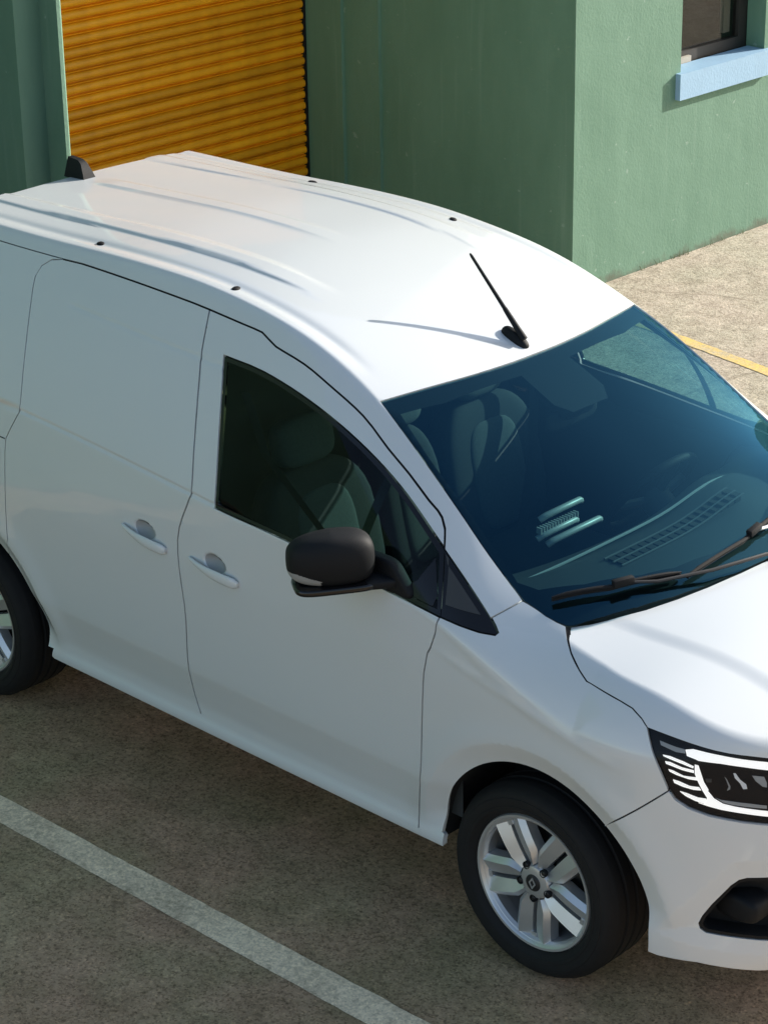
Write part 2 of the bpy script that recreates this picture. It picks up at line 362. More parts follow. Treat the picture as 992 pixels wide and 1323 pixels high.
M['frame_brown'] = simple('dark_window_frame', (.022, .02, .018), .5)
M['pale_window'] = simple('pale_window_tone', (.42, .38, .32), .6, noise=.15)  # pale tone; on the bottom rail it stands in for caught sunlight
M['reflection_brown'] = simple('pane_reflection_brown', (.035, .026, .016), .9, noise=.4, nscale=4)  # brown of the pane's reflections as a surface colour
M['win_glass'] = glass_mat('window_glass', (.75, .75, .72))
M['roof_dark'] = simple('bitumen', (.06, .06, .06), .9)
# ---------------------------------------------------------------- van shape (implicit body)
class Curve:
    """monotone cubic (pchip) through points"""
    def __init__(self, pts, sm=0):
        self.tab=None
        p=np.array(pts,float); self.x=p[:,0]; self.y=p[:,1]
        h=np.diff(self.x); d=np.diff(self.y)/h; m=np.zeros(len(self.x))
        m[0],m[-1]=d[0],d[-1]
        for i in range(1,len(d)):
            if d[i-1]*d[i]>0:
                w1,w2=2*h[i]+h[i-1],h[i]+2*h[i-1]
                m[i]=(w1+w2)/(w1/d[i-1]+w2/d[i])
        self.m=m
        if sm:
            st=.005; g=np.arange(self.x[0]-4*sm,self.x[-1]+4*sm,st); v=self._ev(np.clip(g,self.x[0],self.x[-1]))
            v=v+np.minimum(g-self.x[0],0)*m[0]+np.maximum(g-self.x[-1],0)*m[-1]
            k=np.arange(-int(3*sm/st),int(3*sm/st)+1)*st; w=np.exp(-.5*(k/sm)**2); w/=w.sum(); n=len(k)//2
            self.tab=(g[n:-n],np.convolve(v,w,'valid'))
    def __call__(self,q):
        if self.tab is not None: return np.interp(np.clip(q,self.x[0],self.x[-1]),*self.tab)
        return self._ev(q)
    def _ev(self,q):
        q=np.clip(q,self.x[0],self.x[-1]); i=np.clip(np.searchsorted(self.x,q)-1,0,len(self.x)-2)
        h=self.x[i+1]-self.x[i]; t=(q-self.x[i])/h
        return ((1+2*t)*(1-t)**2*self.y[i]+t*(1-t)**2*h*self.m[i]+t*t*(3-2*t)*self.y[i+1]+t*t*(t-1)*h*self.m[i+1])
def sstep(a,b,x):
    t=np.clip((x-a)/(b-a),0,1); return t*t*(3-2*t)
def smax(a,b,k):
    h=np.clip(0.5+0.5*(a-b)/k,0,1); return b*(1-h)+a*h+k*h*(1-h)
wlow=Curve([(.18,.80),(.24,.850),(.30,.882),(.328,.898),(.350,.899),(.382,.8885),(.41,.889),(.47,.900),(.53,.914),(.565,.922),(.60,.9245),(.75,.928),(.92,.929),(1.05,.922),(1.15,.912),(1.27,.898),(1.5,.86)],0.008)
# the nose tucks in less at the bottom than the rocker
wnose=Curve([(.18,.86),(.24,.90),(.30,.915),(.42,.922),(.6,.926),(.9,.929),(1.05,.922),(1.5,.86)],0.02)
yR=Curve([(-3.7,.555),(-3.2,.565),(-2.54,.575),(-2.0,.582),(-1.6,.585),(-1.2,.60),(-.9,.622),(-.6,.66),(-.4,.69),(-.2,.722),(-.03,.765),(.1,.798),(.25,.80)],0.13)
zR=Curve([(-3.7,1.665),(-3.2,1.718),(-2.54,1.738),(-2.0,1.764),(-1.75,1.768),(-1.5,1.752),(-1.2,1.712),(-.9,1.612),(-.6,1.460),(-.4,1.325),(-.2,1.193),(-.03,1.138),(.1,1.112),(.25,1.096)],0.11)
zB=Curve([(-3.7,1.27),(-2.4,1.252),(-1.4,1.195),(-1.0,1.165),(-.34,1.12),(-.12,1.05),(.1,.93),(.25,.90)],0.15)
aU=Curve([(-3.7,.55),(-.3,.55),(.1,.25),(.25,.2)],0.15)
xN=Curve([(.18,.85),(.26,.885),(.4,.892),(.6,.890),(.75,.878),(.85,.85),(.93,.818),(1.0,.805),(1.05,.79),(1.10,.74),(1.2,.55)],0.03)
zC=Curve([(-3.7,1.68),(-3.3,1.725),(-3.04,1.74),(-2.5,1.772),(-2.0,1.797),(-1.7,1.797),(-1.4,1.768),(-1.2,1.732),(-1.0,1.682),(-.79,1.61),(-.5,1.485),(-.2,1.35),(0,1.256),(.19,1.163),(.5,1.0)],0.1)
zCB=Curve([(-.2,1.165),(.0,1.168),(.19,1.160),(.4,1.135),(.6,1.085),(.72,1.038),(.80,.985),(.9,.90)],0.06)
zEB=Curve([(-.2,1.14),(.0,1.127),(.1,1.113),(.235,1.097),(.39,1.086),(.52,1.056),(.60,1.028),(.665,1.003),(.75,.965),(.9,.88)],0.05)
yEB=Curve([(-.2,.80),(.1,.80),(.25,.798),(.39,.785),(.52,.745),(.60,.69),(.665,.63),(.75,.50),(.9,.35)],0.05)
P_=2.6; XS=.2; XR=-3.3
# arclength table of the reference plan corner
_t=np.linspace(0,np.pi/2,2001); _a=.685*np.sin(_t)**(2/P_); _b=.925*np.cos(_t)**(2/P_)
_L=np.concatenate([[0],np.cumsum(np.hypot(np.diff(_a),np.diff(_b)))]); _ang=np.arctan2(_a,_b)
SMAX=XS+_L[-1]
ARCH=[(.063,.35,.405),(-2.655,.35,.405)]
def W(x,z):
    xx=np.minimum(x,XS); xx=np.maximum(xx,-3.7)
    zb=zB(xx); nose=sstep(.25,.5,x)
    low=wlow(z)*(1-nose)+wnose(z)*nose
    wb=wlow(zb); s=np.clip((z-zb)/(zR(xx)-zb),-.5,1.6); a=aU(xx)
    up=wb-(wb-yR(xx))*(a*s+(1-a)*np.maximum(s,0)**2)
    bw=.012+.045*sstep(-.45,-.05,x); q=sstep(zb-bw,zb+bw,z); w=low*(1-q)+up*q
    # wheel-arch lips: a flat chamfered band turning in towards the wheel
    for (cx,cz,r) in ARCH:
        d=np.hypot(x-cx,z-cz); band=np.clip((r+.068-d)/.068,0,1.3)
        w=w-.021*band*sstep(.36,.46,z)
        w=w+.008*np.exp(-((d-r-.085)/.05)**2)*sstep(.3,.5,z)*(1-sstep(.75,.95,z))
    # chamfer framing the fog-lamp pocket
    d=np.maximum(np.maximum((-(x-.610)*.80+(z-.455)*.60),(-(x-.615)*.26-(z-.400)*.966)),z-.577)
    w=w-.013*np.clip((.055-d)/.055,0,1)*sstep(.46,.52,x)
    # crease under the upper side panel
    cz=zB(xx)+.003
    w=w-.0060*np.exp(-((z-cz)/.0065)**2)*(1-sstep(-1.35,-1.0,x))
    w=w-.0030*np.exp(-((z-(1.575+.03*(-1.4-x)))/.007)**2)*(1-sstep(-1.33,-1.30,x))*sstep(-2.25,-2.2,x)
    # scooped finger cups behind the door handles, and a soft crease along the front wing
    for hx,hz in ((-1.640,1.013),(-1.300,.997)):
        d2=((x-hx)/.055)**2+((z-hz+.08*(x-hx))/.031)**2
        w=w-.030*np.clip(1-d2,0,1)**1.2
    lz=1.005-.20*(x+.25)
    w=w+.0030*np.exp(-((z-lz)/.016)**2)*sstep(-.42,-.2,x)*(1-sstep(.25,.45,x))
    return w
def side(x,Y,z):
    w=W(x,z)
    f=np.maximum(0,x-XS)/(np.maximum(xN(z),.3)-XS); r=np.maximum(0,XR-.12+.25*sstep(1.1,1.72,z)-x)/.33
    return ((f**P_+r**4+(Y/w)**P_)**(1/P_)-1)*.9
RIBS=[(-.345,),(.0,),(.345,)]
def roof_ribs(x,y):
    h=0*x
    for yc,hw,x0,x1,ht in ((-.362,.032,-3.2,-1.30,.0075),(-.005,.030,-2.95,-1.60,.005),(.378,.032,-3.15,-1.28,.006)):
        m=sstep(x0,x0+.15,x)*(1-sstep(x1-.32,x1+.02,x))
        h=h+ht*m*(sstep(yc-hw-.014,yc-hw+.006,y)-sstep(yc+hw-.004,yc+hw+.03,y))
    return h
def Htop(x,y):
    xx=np.clip(x,-3.7,.25); Y=np.abs(y); zc=zC(x); t=Y/yR(xx)
    h=zc-(zc-zR(xx))*t**2.3*np.where(t<1,1,1)
    cargo=1-sstep(-1.15,-.9,x)
    h=h+roof_ribs(x,y)
    h=h-.0045*np.exp(-((Y-(yR(xx)-.062))/.022)**2)*cargo
    return h
def Hbon(x,y):
    Y=np.abs(y); zc=zCB(x); t=Y/yEB(x)
    h=zc-(zc-zEB(x))*np.minimum(t,1.3)**2.2
    yc=.625-.12*sstep(.0,.8,x)
    return h+.006*(1-sstep(yc-.05,yc+.015,Y))*sstep(-.05,.22,x)
def Fbody(x,y,z):
    return smax(side(x,np.abs(y),z),(z-Htop(x,y))*.9,.022-.014*sstep(-1.0,-.7,x))
def Fbon(x,y,z):
    return smax(side(x,np.abs(y),z),(z-Hbon(x,y))*.9,.017)
def Ffen(x,y,z):
    return smax(side(x,np.abs(y),z),(z-np.maximum(Htop(x,y),Hbon(x,y)))*.9,.022)
ZC_=1.0; PH=.7
def pol_pts(x,ph,F=Fbody):
    c,s=np.cos(ph/PH),np.sin(ph/PH); lo=np.full_like(x,.05); hi=np.full_like(x,1.3)
    for _ in range(40):
        m=(lo+hi)/2; ins=F(x,-c*m,ZC_+s*m)<0
        lo=np.where(ins,m,lo); hi=np.where(ins,hi,m)
    return np.stack([x,-c*lo,ZC_+s*lo],-1)
def pdom(p):
    return np.stack([p[...,0],PH*np.arctan2(p[...,2]-ZC_,-p[...,1])],-1)
def s_to_dir(s):
    """domain s -> centre x and plan direction"""
    q=np.clip(s-XS,0,None); a=np.interp(q,_L,_a); b=np.interp(q,_L,_b)
    return np.where(s>XS,XS,s),np.where(s>XS,a,0.),np.where(s>XS,b,1.)
def dom(p):
    """3-D point (right or left side) -> (s,z)"""
    x,Y,z=p[...,0],np.abs(p[...,1]),p[...,2]
    an=np.arctan2(np.maximum(x-XS,0),np.maximum(Y,1e-6))
    return np.stack([np.where(x>XS,XS+np.interp(an,_ang,_L),x),z],-1)
def side_pts(s,z,F=Fbody):
    c,a,b=s_to_dir(s); lo=np.full_like(s,.1); hi=np.full_like(s,1.35)
    for _ in range(40):
        m=(lo+hi)/2; v=F(c+a*m,b*m,z); ins=v<0
        lo=np.where(ins,m,lo); hi=np.where(ins,hi,m)
    return np.stack([c+a*lo,-b*lo,z],-1)
def top_pts(x,y,F=Fbody,z0=.7,z1=2.0):
    lo=np.full_like(x,z0); hi=np.full_like(x,z1)
    for _ in range(40):
        m=(lo+hi)/2; ins=F(x,y,m)<0
        lo=np.where(ins,m,lo); hi=np.where(ins,hi,m)
    return np.stack([x,y,lo],-1)
def grad(P,F=Fbody,e=1e-3):
    x,y,z=P[:,0],P[:,1],P[:,2]
    g=np.stack([F(x+e,y,z)-F(x-e,y,z),F(x,y+e,z)-F(x,y-e,z),F(x,y,z+e)-F(x,y,z-e)],-1)
    return g/np.maximum(np.linalg.norm(g,axis=1,keepdims=True),1e-9)
# ---------------------------------------------------------------- end of van shape
# ------------------------------------------------------------------ outlines of the body panels (metres, van axes)
TR = {
    'gap': [(-1.6071, -0.6278, 1.7081), (-1.5879, -0.6628, 1.6619), (-1.5694, -0.6972, 1.6137), (-1.5541, -0.7200, 1.5763), (-1.5330, -0.7476, 1.5366), (-1.5160, -0.7703, 1.4989), (-1.4974, -0.7948, 1.4555), (-1.4864, -0.8096, 1.4278), (-1.4748, -0.8255, 1.3967), (-1.4634, -0.8413, 1.3638), (-1.4529, -0.8562, 1.3309), (-1.4420, -0.8710, 1.2958), (-1.4313, -0.8856, 1.2582), (-1.4229, -0.8981, 1.2230), (-1.4216, -0.9046, 1.1936), (-1.4381, -0.9117, 1.1532), (-1.4554, -0.9161, 1.1128), (-1.4697, -0.9203, 1.0703), (-1.4767, -0.9236, 1.0281), (-1.4753, -0.9269, 0.9800), (-1.4702, -0.9289, 0.9269), (-1.4637, -0.9289, 0.8677), (-1.4553, -0.9285, 0.8067), (-1.4531, -0.9282, 0.7667), (-1.4523, -0.9277, 0.7248), (-1.4561, -0.9261, 0.6491), (-1.4582, -0.9225, 0.5708), (-1.4624, -0.9109, 0.5171), (-1.4643, -0.8983, 0.4626), (-1.4602, -0.8897, 0.4175), (-1.4453, -0.8894, 0.3811)],
    'top_slide': [(-2.3740, -0.6133, 1.7073), (-2.2692, -0.6133, 1.7136), (-2.2216, -0.6148, 1.7147), (-2.1637, -0.6168, 1.7156), (-2.1003, -0.6188, 1.7163), (-2.0359, -0.6207, 1.7166), (-1.9746, -0.6224, 1.7167), (-1.9128, -0.6239, 1.7164), (-1.8477, -0.6253, 1.7156), (-1.7849, -0.6263, 1.7146), (-1.7296, -0.6268, 1.7133), (-1.6864, -0.6270, 1.7121), (-1.6071, -0.6278, 1.7081)],
    'corner': [(-2.4444, -0.6940, 1.6086), (-2.4600, -0.6686, 1.6391), (-2.4552, -0.6407, 1.6720), (-2.4230, -0.6206, 1.6963), (-2.3740, -0.6133, 1.7073)],
    'top_front': [(-1.6071, -0.6278, 1.7081), (-1.5544, -0.6285, 1.7046), (-1.5023, -0.6289, 1.7011), (-1.4563, -0.6292, 1.6979), (-1.4001, -0.6289, 1.6944), (-1.3583, -0.6293, 1.6906), (-1.3223, -0.6364, 1.6786), (-1.2810, -0.6437, 1.6652), (-1.2426, -0.6456, 1.6584), (-1.1945, -0.6469, 1.6503), (-1.1479, -0.6485, 1.6408), (-1.1081, -0.6512, 1.6302), (-1.0694, -0.6545, 1.6182), (-1.0266, -0.6581, 1.6041), (-0.9888, -0.6608, 1.5916), (-0.9479, -0.6635, 1.5778), (-0.9068, -0.6666, 1.5630), (-0.8688, -0.6703, 1.5477), (-0.8228, -0.6775, 1.5257), (-0.7799, -0.6859, 1.5027), (-0.7398, -0.6933, 1.4812), (-0.7029, -0.6985, 1.4628), (-0.6688, -0.7027, 1.4458), (-0.6360, -0.7070, 1.4288), (-0.5862, -0.7148, 1.4007), (-0.5444, -0.7213, 1.3766), (-0.5048, -0.7242, 1.3557), (-0.4827, -0.7292, 1.3411), (-0.4563, -0.7447, 1.3161), (-0.4377, -0.7658, 1.2907), (-0.4237, -0.7833, 1.2705)],
    'slide_rear': [(-2.4444, -0.6940, 1.6086), (-2.4233, -0.7208, 1.5748), (-2.4038, -0.7463, 1.5404), (-2.3849, -0.7713, 1.5042), (-2.3662, -0.7963, 1.4654), (-2.3486, -0.8204, 1.4245), (-2.3328, -0.8432, 1.3819), (-2.3208, -0.8604, 1.3470), (-2.3093, -0.8771, 1.3094), (-2.3011, -0.8915, 1.2736), (-2.3005, -0.9005, 1.2429), (-2.3407, -0.9087, 1.1805), (-2.3684, -0.9137, 1.1344), (-2.3725, -0.9186, 1.0887), (-2.3740, -0.9226, 1.0418), (-2.3749, -0.9265, 0.9867), (-2.3781, -0.9290, 0.9219), (-2.3834, -0.9290, 0.8616), (-2.3828, -0.9317, 0.8066), (-2.3762, -0.9360, 0.7592), (-2.4043, -0.9141, 0.6940)],
    'front_edge': [(-0.3290, -0.9050, 1.1229), (-0.3354, -0.9203, 1.0704), (-0.3506, -0.9248, 1.0208), (-0.3626, -0.9258, 0.9978), (-0.3748, -0.9289, 0.9288), (-0.3783, -0.9290, 0.8900), (-0.3808, -0.9288, 0.8467), (-0.3835, -0.9284, 0.7955), (-0.3862, -0.9280, 0.7405), (-0.3883, -0.9280, 0.6868), (-0.3895, -0.9295, 0.6304), (-0.3913, -0.9303, 0.5871), (-0.4016, -0.9228, 0.5341), (-0.4173, -0.9094, 0.4782), (-0.4323, -0.8961, 0.4266), (-0.4383, -0.8919, 0.3844), (-0.4331, -0.8993, 0.3516)],
    'win_top': [(-1.4650, -0.7004, 1.6032), (-1.4055, -0.6993, 1.6009), (-1.3468, -0.6980, 1.5985), (-1.2836, -0.6981, 1.5929), (-1.2420, -0.6991, 1.5872), (-1.1986, -0.7004, 1.5801), (-1.1542, -0.7019, 1.5718), (-1.1097, -0.7036, 1.5623), (-1.0659, -0.7054, 1.5519), (-1.0223, -0.7074, 1.5405), (-0.9786, -0.7097, 1.5280), (-0.9349, -0.7122, 1.5146), (-0.8916, -0.7152, 1.5003), (-0.8488, -0.7186, 1.4851), (-0.8070, -0.7223, 1.4692), (-0.7659, -0.7263, 1.4527), (-0.7251, -0.7307, 1.4351), (-0.6839, -0.7358, 1.4162), (-0.6421, -0.7417, 1.3956), (-0.6115, -0.7467, 1.3795), (-0.5804, -0.7522, 1.3622), (-0.5490, -0.7583, 1.3442), (-0.5174, -0.7646, 1.3256), (-0.4859, -0.7710, 1.3070), (-0.4546, -0.7773, 1.2885), (-0.4237, -0.7833, 1.2705)],
    'win_bot': [(-0.3290, -0.9050, 1.1229), (-0.3699, -0.9073, 1.1277), (-0.4117, -0.9089, 1.1320), (-0.4646, -0.9101, 1.1368), (-0.5053, -0.9106, 1.1401), (-0.5518, -0.9108, 1.1436), (-0.6020, -0.9107, 1.1472), (-0.6539, -0.9104, 1.1508), (-0.7052, -0.9101, 1.1542), (-0.7469, -0.9097, 1.1570), (-0.7885, -0.9093, 1.1598), (-0.8306, -0.9090, 1.1626), (-0.8739, -0.9086, 1.1655), (-0.9193, -0.9084, 1.1683), (-0.9674, -0.9082, 1.1710), (-1.0113, -0.9081, 1.1733), (-1.0579, -0.9079, 1.1754), (-1.1068, -0.9072, 1.1771), (-1.1573, -0.9063, 1.1786), (-1.2080, -0.9058, 1.1804), (-1.2584, -0.9058, 1.1826), (-1.3082, -0.9061, 1.1850)],
    'win_rear': [(-1.3082, -0.9061, 1.1850), (-1.3132, -0.8963, 1.2229), (-1.3220, -0.8833, 1.2586), (-1.3318, -0.8694, 1.2937), (-1.3427, -0.8546, 1.3284), (-1.3545, -0.8388, 1.3629), (-1.3674, -0.8220, 1.3974), (-1.3792, -0.8067, 1.4271), (-1.3918, -0.7906, 1.4568), (-1.4051, -0.7738, 1.4864), (-1.4191, -0.7564, 1.5160), (-1.4338, -0.7382, 1.5453), (-1.4511, -0.7178, 1.5735), (-1.4650, -0.7004, 1.6032)],
    'tri_top': [(-0.4237, -0.7833, 1.2705), (-0.3876, -0.7902, 1.2497), (-0.3509, -0.7974, 1.2287), (-0.3157, -0.8044, 1.2086), (-0.2842, -0.8111, 1.1907), (-0.2474, -0.8197, 1.1702), (-0.2156, -0.8282, 1.1529), (-0.1902, -0.8358, 1.1393), (-0.1554, -0.8506, 1.1203)],
    'tri_tip': [(-0.1554, -0.8506, 1.1203), (-0.1442, -0.8563, 1.1136), (-0.1466, -0.8636, 1.1092)],
    'tri_bot': [(-0.1466, -0.8636, 1.1092), (-0.1917, -0.8812, 1.1093), (-0.2551, -0.8958, 1.1150), (-0.2911, -0.9010, 1.1190), (-0.3290, -0.9050, 1.1229)],
    'tri_front': [(-0.4237, -0.7833, 1.2705), (-0.4058, -0.8050, 1.2452), (-0.3881, -0.8266, 1.2199), (-0.3712, -0.8477, 1.1952), (-0.3559, -0.8677, 1.1711), (-0.3420, -0.8868, 1.1473), (-0.3290, -0.9050, 1.1229)],
    'join': [(-0.1902, -0.8358, 1.1393), (-0.1708, -0.7964, 1.1559), (-0.1472, -0.7393, 1.1771)],
    'ws_r': [(-0.8449, -0.6174, 1.5868), (-0.8035, -0.6270, 1.5666), (-0.7637, -0.6353, 1.5460), (-0.7248, -0.6427, 1.5250), (-0.6865, -0.6496, 1.5033), (-0.6483, -0.6561, 1.4809), (-0.6158, -0.6616, 1.4612), (-0.5827, -0.6670, 1.4407), (-0.5497, -0.6722, 1.4198), (-0.5175, -0.6772, 1.3990), (-0.4867, -0.6818, 1.3788), (-0.4579, -0.6860, 1.3597), (-0.4263, -0.6907, 1.3386), (-0.3970, -0.6954, 1.3189), (-0.3688, -0.7001, 1.3001), (-0.3406, -0.7047, 1.2817), (-0.3111, -0.7094, 1.2632), (-0.2781, -0.7146, 1.2436), (-0.2419, -0.7209, 1.2234), (-0.2056, -0.7280, 1.2048), (-0.1723, -0.7351, 1.1893), (-0.1458, -0.7409, 1.1781), (-0.1052, -0.7405, 1.1673), (-0.0583, -0.7424, 1.1563), (-0.0193, -0.7391, 1.1499), (0.0143, -0.7318, 1.1459)],
    'cut': [(0.0143, -0.7317, 1.1459), (0.0488, -0.7665, 1.1268), (0.0888, -0.7975, 1.1068), (0.1451, -0.8268, 1.0814), (0.1829, -0.8402, 1.0656), (0.2523, -0.8451, 1.0584), (0.3148, -0.8475, 1.0518), (0.3575, -0.8479, 1.0449), (0.3965, -0.8540, 1.0286), (0.4229, -0.8601, 1.0113)],
    'hl_l': [(0.4229, -0.8601, 1.0113), (0.4399, -0.8708, 0.9867), (0.4561, -0.8785, 0.9608), (0.4733, -0.8818, 0.9341), (0.4884, -0.8802, 0.9054), (0.5144, -0.8720, 0.8482), (0.5320, -0.8650, 0.8234), (0.5667, -0.8471, 0.8006), (0.6142, -0.8156, 0.7818), (0.6372, -0.7971, 0.7751), (0.6623, -0.7744, 0.7676), (0.6844, -0.7518, 0.7603), (0.7096, -0.7224, 0.7522), (0.7316, -0.6932, 0.7444)],
    'hl_t': [(0.4229, -0.8601, 1.0113), (0.4638, -0.8494, 1.0052), (0.5022, -0.8361, 0.9977), (0.5376, -0.8201, 0.9890), (0.5704, -0.8012, 0.9798), (0.5993, -0.7805, 0.9707), (0.6291, -0.7541, 0.9614), (0.6527, -0.7289, 0.9542), (0.6772, -0.6983, 0.9458), (0.7002, -0.6654, 0.9358)],
    'bumpfend': [(0.3121, -0.9021, 0.6660), (0.3686, -0.9255, 0.7163), (0.4003, -0.9185, 0.7428), (0.4290, -0.9076, 0.7675), (0.4586, -0.8973, 0.7948), (0.4875, -0.8858, 0.8224), (0.5144, -0.8720, 0.8482)],
    'bot_slide': [(-2.2283, -0.8947, 0.3644), (-2.1701, -0.8955, 0.3667), (-2.1156, -0.8941, 0.3670), (-2.0611, -0.8931, 0.3677), (-2.0061, -0.8927, 0.3688), (-1.9511, -0.8923, 0.3700), (-1.8959, -0.8919, 0.3711), (-1.8402, -0.8915, 0.3723), (-1.7839, -0.8911, 0.3735), (-1.7272, -0.8908, 0.3747), (-1.6702, -0.8905, 0.3760), (-1.6134, -0.8901, 0.3772), (-1.5568, -0.8898, 0.3785), (-1.5007, -0.8896, 0.3798), (-1.4453, -0.8894, 0.3811)],
    'bot_front': [(-1.4453, -0.8894, 0.3811), (-1.3961, -0.8896, 0.3797), (-1.3477, -0.8899, 0.3783), (-1.2996, -0.8902, 0.3771), (-1.2516, -0.8905, 0.3758), (-1.2034, -0.8909, 0.3745), (-1.1546, -0.8912, 0.3731), (-1.1049, -0.8917, 0.3716), (-1.0603, -0.8922, 0.3703), (-1.0146, -0.8927, 0.3687), (-0.9684, -0.8933, 0.3672), (-0.9221, -0.8939, 0.3656), (-0.8761, -0.8945, 0.3640), (-0.8307, -0.8951, 0.3624), (-0.7866, -0.8956, 0.3609), (-0.7439, -0.8960, 0.3596), (-0.6969, -0.8965, 0.3582), (-0.6514, -0.8968, 0.3568), (-0.6069, -0.8971, 0.3556), (-0.5633, -0.8974, 0.3544), (-0.5201, -0.8978, 0.3532), (-0.4767, -0.8984, 0.3523), (-0.4331, -0.8993, 0.3516)],
    'header': [(-0.8449, -0.6174, 1.5868), (-0.8350, -0.5760, 1.5887), (-0.8253, -0.5339, 1.5905), (-0.8160, -0.4912, 1.5920), (-0.8071, -0.4479, 1.5933), (-0.7981, -0.4033, 1.5942), (-0.7893, -0.3576, 1.5948), (-0.7813, -0.3119, 1.5951), (-0.7747, -0.2678, 1.5953), (-0.7680, -0.2106, 1.5955), (-0.7632, -0.1555, 1.5956), (-0.7601, -0.1062, 1.5956), (-0.7587, -0.0499, 1.5957), (-0.7587, -0.0009, 1.5958)],
    'hl_drl_top': [(0.5359, -0.8321, 0.9701), (0.5531, -0.8186, 0.9727), (0.5654, -0.8107, 0.9699), (0.6160, -0.7717, 0.9559), (0.6610, -0.7251, 0.9400), (0.7027, -0.6679, 0.9233), (0.7070, -0.6720, 0.9012), (0.6650, -0.7290, 0.9190), (0.6210, -0.7769, 0.9333), (0.5727, -0.8185, 0.9422), (0.5657, -0.8225, 0.9460), (0.5441, -0.8346, 0.9542)],
    'hl_drl_c': [(0.5671, -0.8270, 0.9308), (0.5762, -0.8207, 0.9279), (0.5844, -0.8193, 0.9065), (0.5944, -0.8163, 0.8788), (0.6071, -0.8099, 0.8557), (0.6040, -0.8125, 0.8557), (0.6214, -0.8023, 0.8312), (0.6420, -0.7863, 0.8152), (0.6686, -0.7611, 0.8049), (0.6979, -0.7287, 0.7949), (0.7274, -0.6905, 0.7836), (0.7293, -0.6919, 0.7677), (0.6853, -0.7466, 0.7842), (0.6392, -0.7921, 0.7982), (0.6108, -0.8150, 0.8081), (0.5880, -0.8311, 0.8171), (0.6015, -0.8216, 0.8128), (0.6064, -0.8148, 0.8321), (0.5916, -0.8222, 0.8575), (0.5805, -0.8272, 0.8806), (0.5710, -0.8306, 0.9036)],
    'hl_f1': [(0.4819, -0.8709, 0.9534), (0.5054, -0.8598, 0.9514), (0.5403, -0.8432, 0.9400), (0.5678, -0.8278, 0.9264), (0.5666, -0.8311, 0.9173), (0.5388, -0.8478, 0.9288), (0.5085, -0.8630, 0.9388), (0.4874, -0.8715, 0.9456)],
    'hl_f2': [(0.4923, -0.8726, 0.9354), (0.5093, -0.8639, 0.9345), (0.5399, -0.8488, 0.9221), (0.5695, -0.8293, 0.9151), (0.5710, -0.8306, 0.9036), (0.5414, -0.8501, 0.9106), (0.5136, -0.8651, 0.9202), (0.4981, -0.8723, 0.9249)],
    'hl_f3': [(0.5036, -0.8716, 0.9134), (0.5187, -0.8639, 0.9103), (0.5466, -0.8489, 0.8970), (0.5755, -0.8287, 0.8945), (0.5821, -0.8257, 0.8819), (0.5587, -0.8424, 0.8850), (0.5280, -0.8607, 0.8948), (0.5097, -0.8699, 0.9031)],
    'hl_f4': [(0.5182, -0.8673, 0.8833), (0.5369, -0.8570, 0.8790), (0.5639, -0.8410, 0.8674), (0.5855, -0.8256, 0.8654), (0.5938, -0.8213, 0.8529), (0.5725, -0.8369, 0.8539), (0.5460, -0.8534, 0.8607), (0.5240, -0.8651, 0.8699)],
    'hl_f5': [(0.5378, -0.8595, 0.8495), (0.5587, -0.8473, 0.8453), (0.5852, -0.8307, 0.8346), (0.6065, -0.8148, 0.8317), (0.6032, -0.8203, 0.8129), (0.5793, -0.8367, 0.8209), (0.5560, -0.8504, 0.8329), (0.5427, -0.8572, 0.8434)],
    'hl_top_ref': [(0.4658, -0.8611, 0.9860), (0.4794, -0.8568, 0.9830), (0.5119, -0.8443, 0.9749), (0.5338, -0.8330, 0.9709), (0.5389, -0.8353, 0.9601), (0.5159, -0.8488, 0.9620), (0.4876, -0.8595, 0.9708), (0.4729, -0.8642, 0.9749)],
    'hl_lamp1': [(0.6502, -0.7540, 0.9033), (0.6545, -0.7490, 0.9028), (0.6657, -0.7416, 0.8833), (0.6788, -0.7297, 0.8686), (0.6830, -0.7290, 0.8553), (0.6756, -0.7386, 0.8553), (0.6674, -0.7431, 0.8724), (0.6553, -0.7527, 0.8888)],
    'hl_strip': [(0.6243, -0.7993, 0.8330), (0.6360, -0.7898, 0.8266), (0.6639, -0.7629, 0.8197), (0.6958, -0.7271, 0.8105), (0.7253, -0.6889, 0.7993), (0.7265, -0.6899, 0.7904), (0.6973, -0.7282, 0.7998), (0.6605, -0.7684, 0.8110), (0.6416, -0.7861, 0.8186)],
    'hl_arc': [(0.6345, -0.7746, 0.8951), (0.6409, -0.7702, 0.8859), (0.6502, -0.7655, 0.8656), (0.6508, -0.7674, 0.8569), (0.6454, -0.7741, 0.8533), (0.6473, -0.7692, 0.8636), (0.6407, -0.7715, 0.8816)],
    'hl_box': [(0.5962, -0.8129, 0.8894), (0.6097, -0.8011, 0.8883), (0.6102, -0.8027, 0.8783), (0.5998, -0.8119, 0.8782)],
    'hl_lamp2': [(0.6853, -0.7117, 0.8914), (0.7063, -0.6825, 0.8834), (0.7140, -0.6787, 0.8652), (0.7164, -0.6810, 0.8525), (0.7089, -0.6912, 0.8564), (0.6946, -0.7052, 0.8740)],
    'fog_t': [(0.5995, -0.8197, 0.4226), (0.6081, -0.8143, 0.4482), (0.6297, -0.7997, 0.4895), (0.6692, -0.7680, 0.5532), (0.6847, -0.7523, 0.5704), (0.6990, -0.7353, 0.5748), (0.7374, -0.6874, 0.5699)],
    'fog_b': [(0.5995, -0.8197, 0.4226), (0.6032, -0.8163, 0.4053), (0.6164, -0.8074, 0.3937), (0.6817, -0.7508, 0.3777), (0.7424, -0.6777, 0.3580)],
}
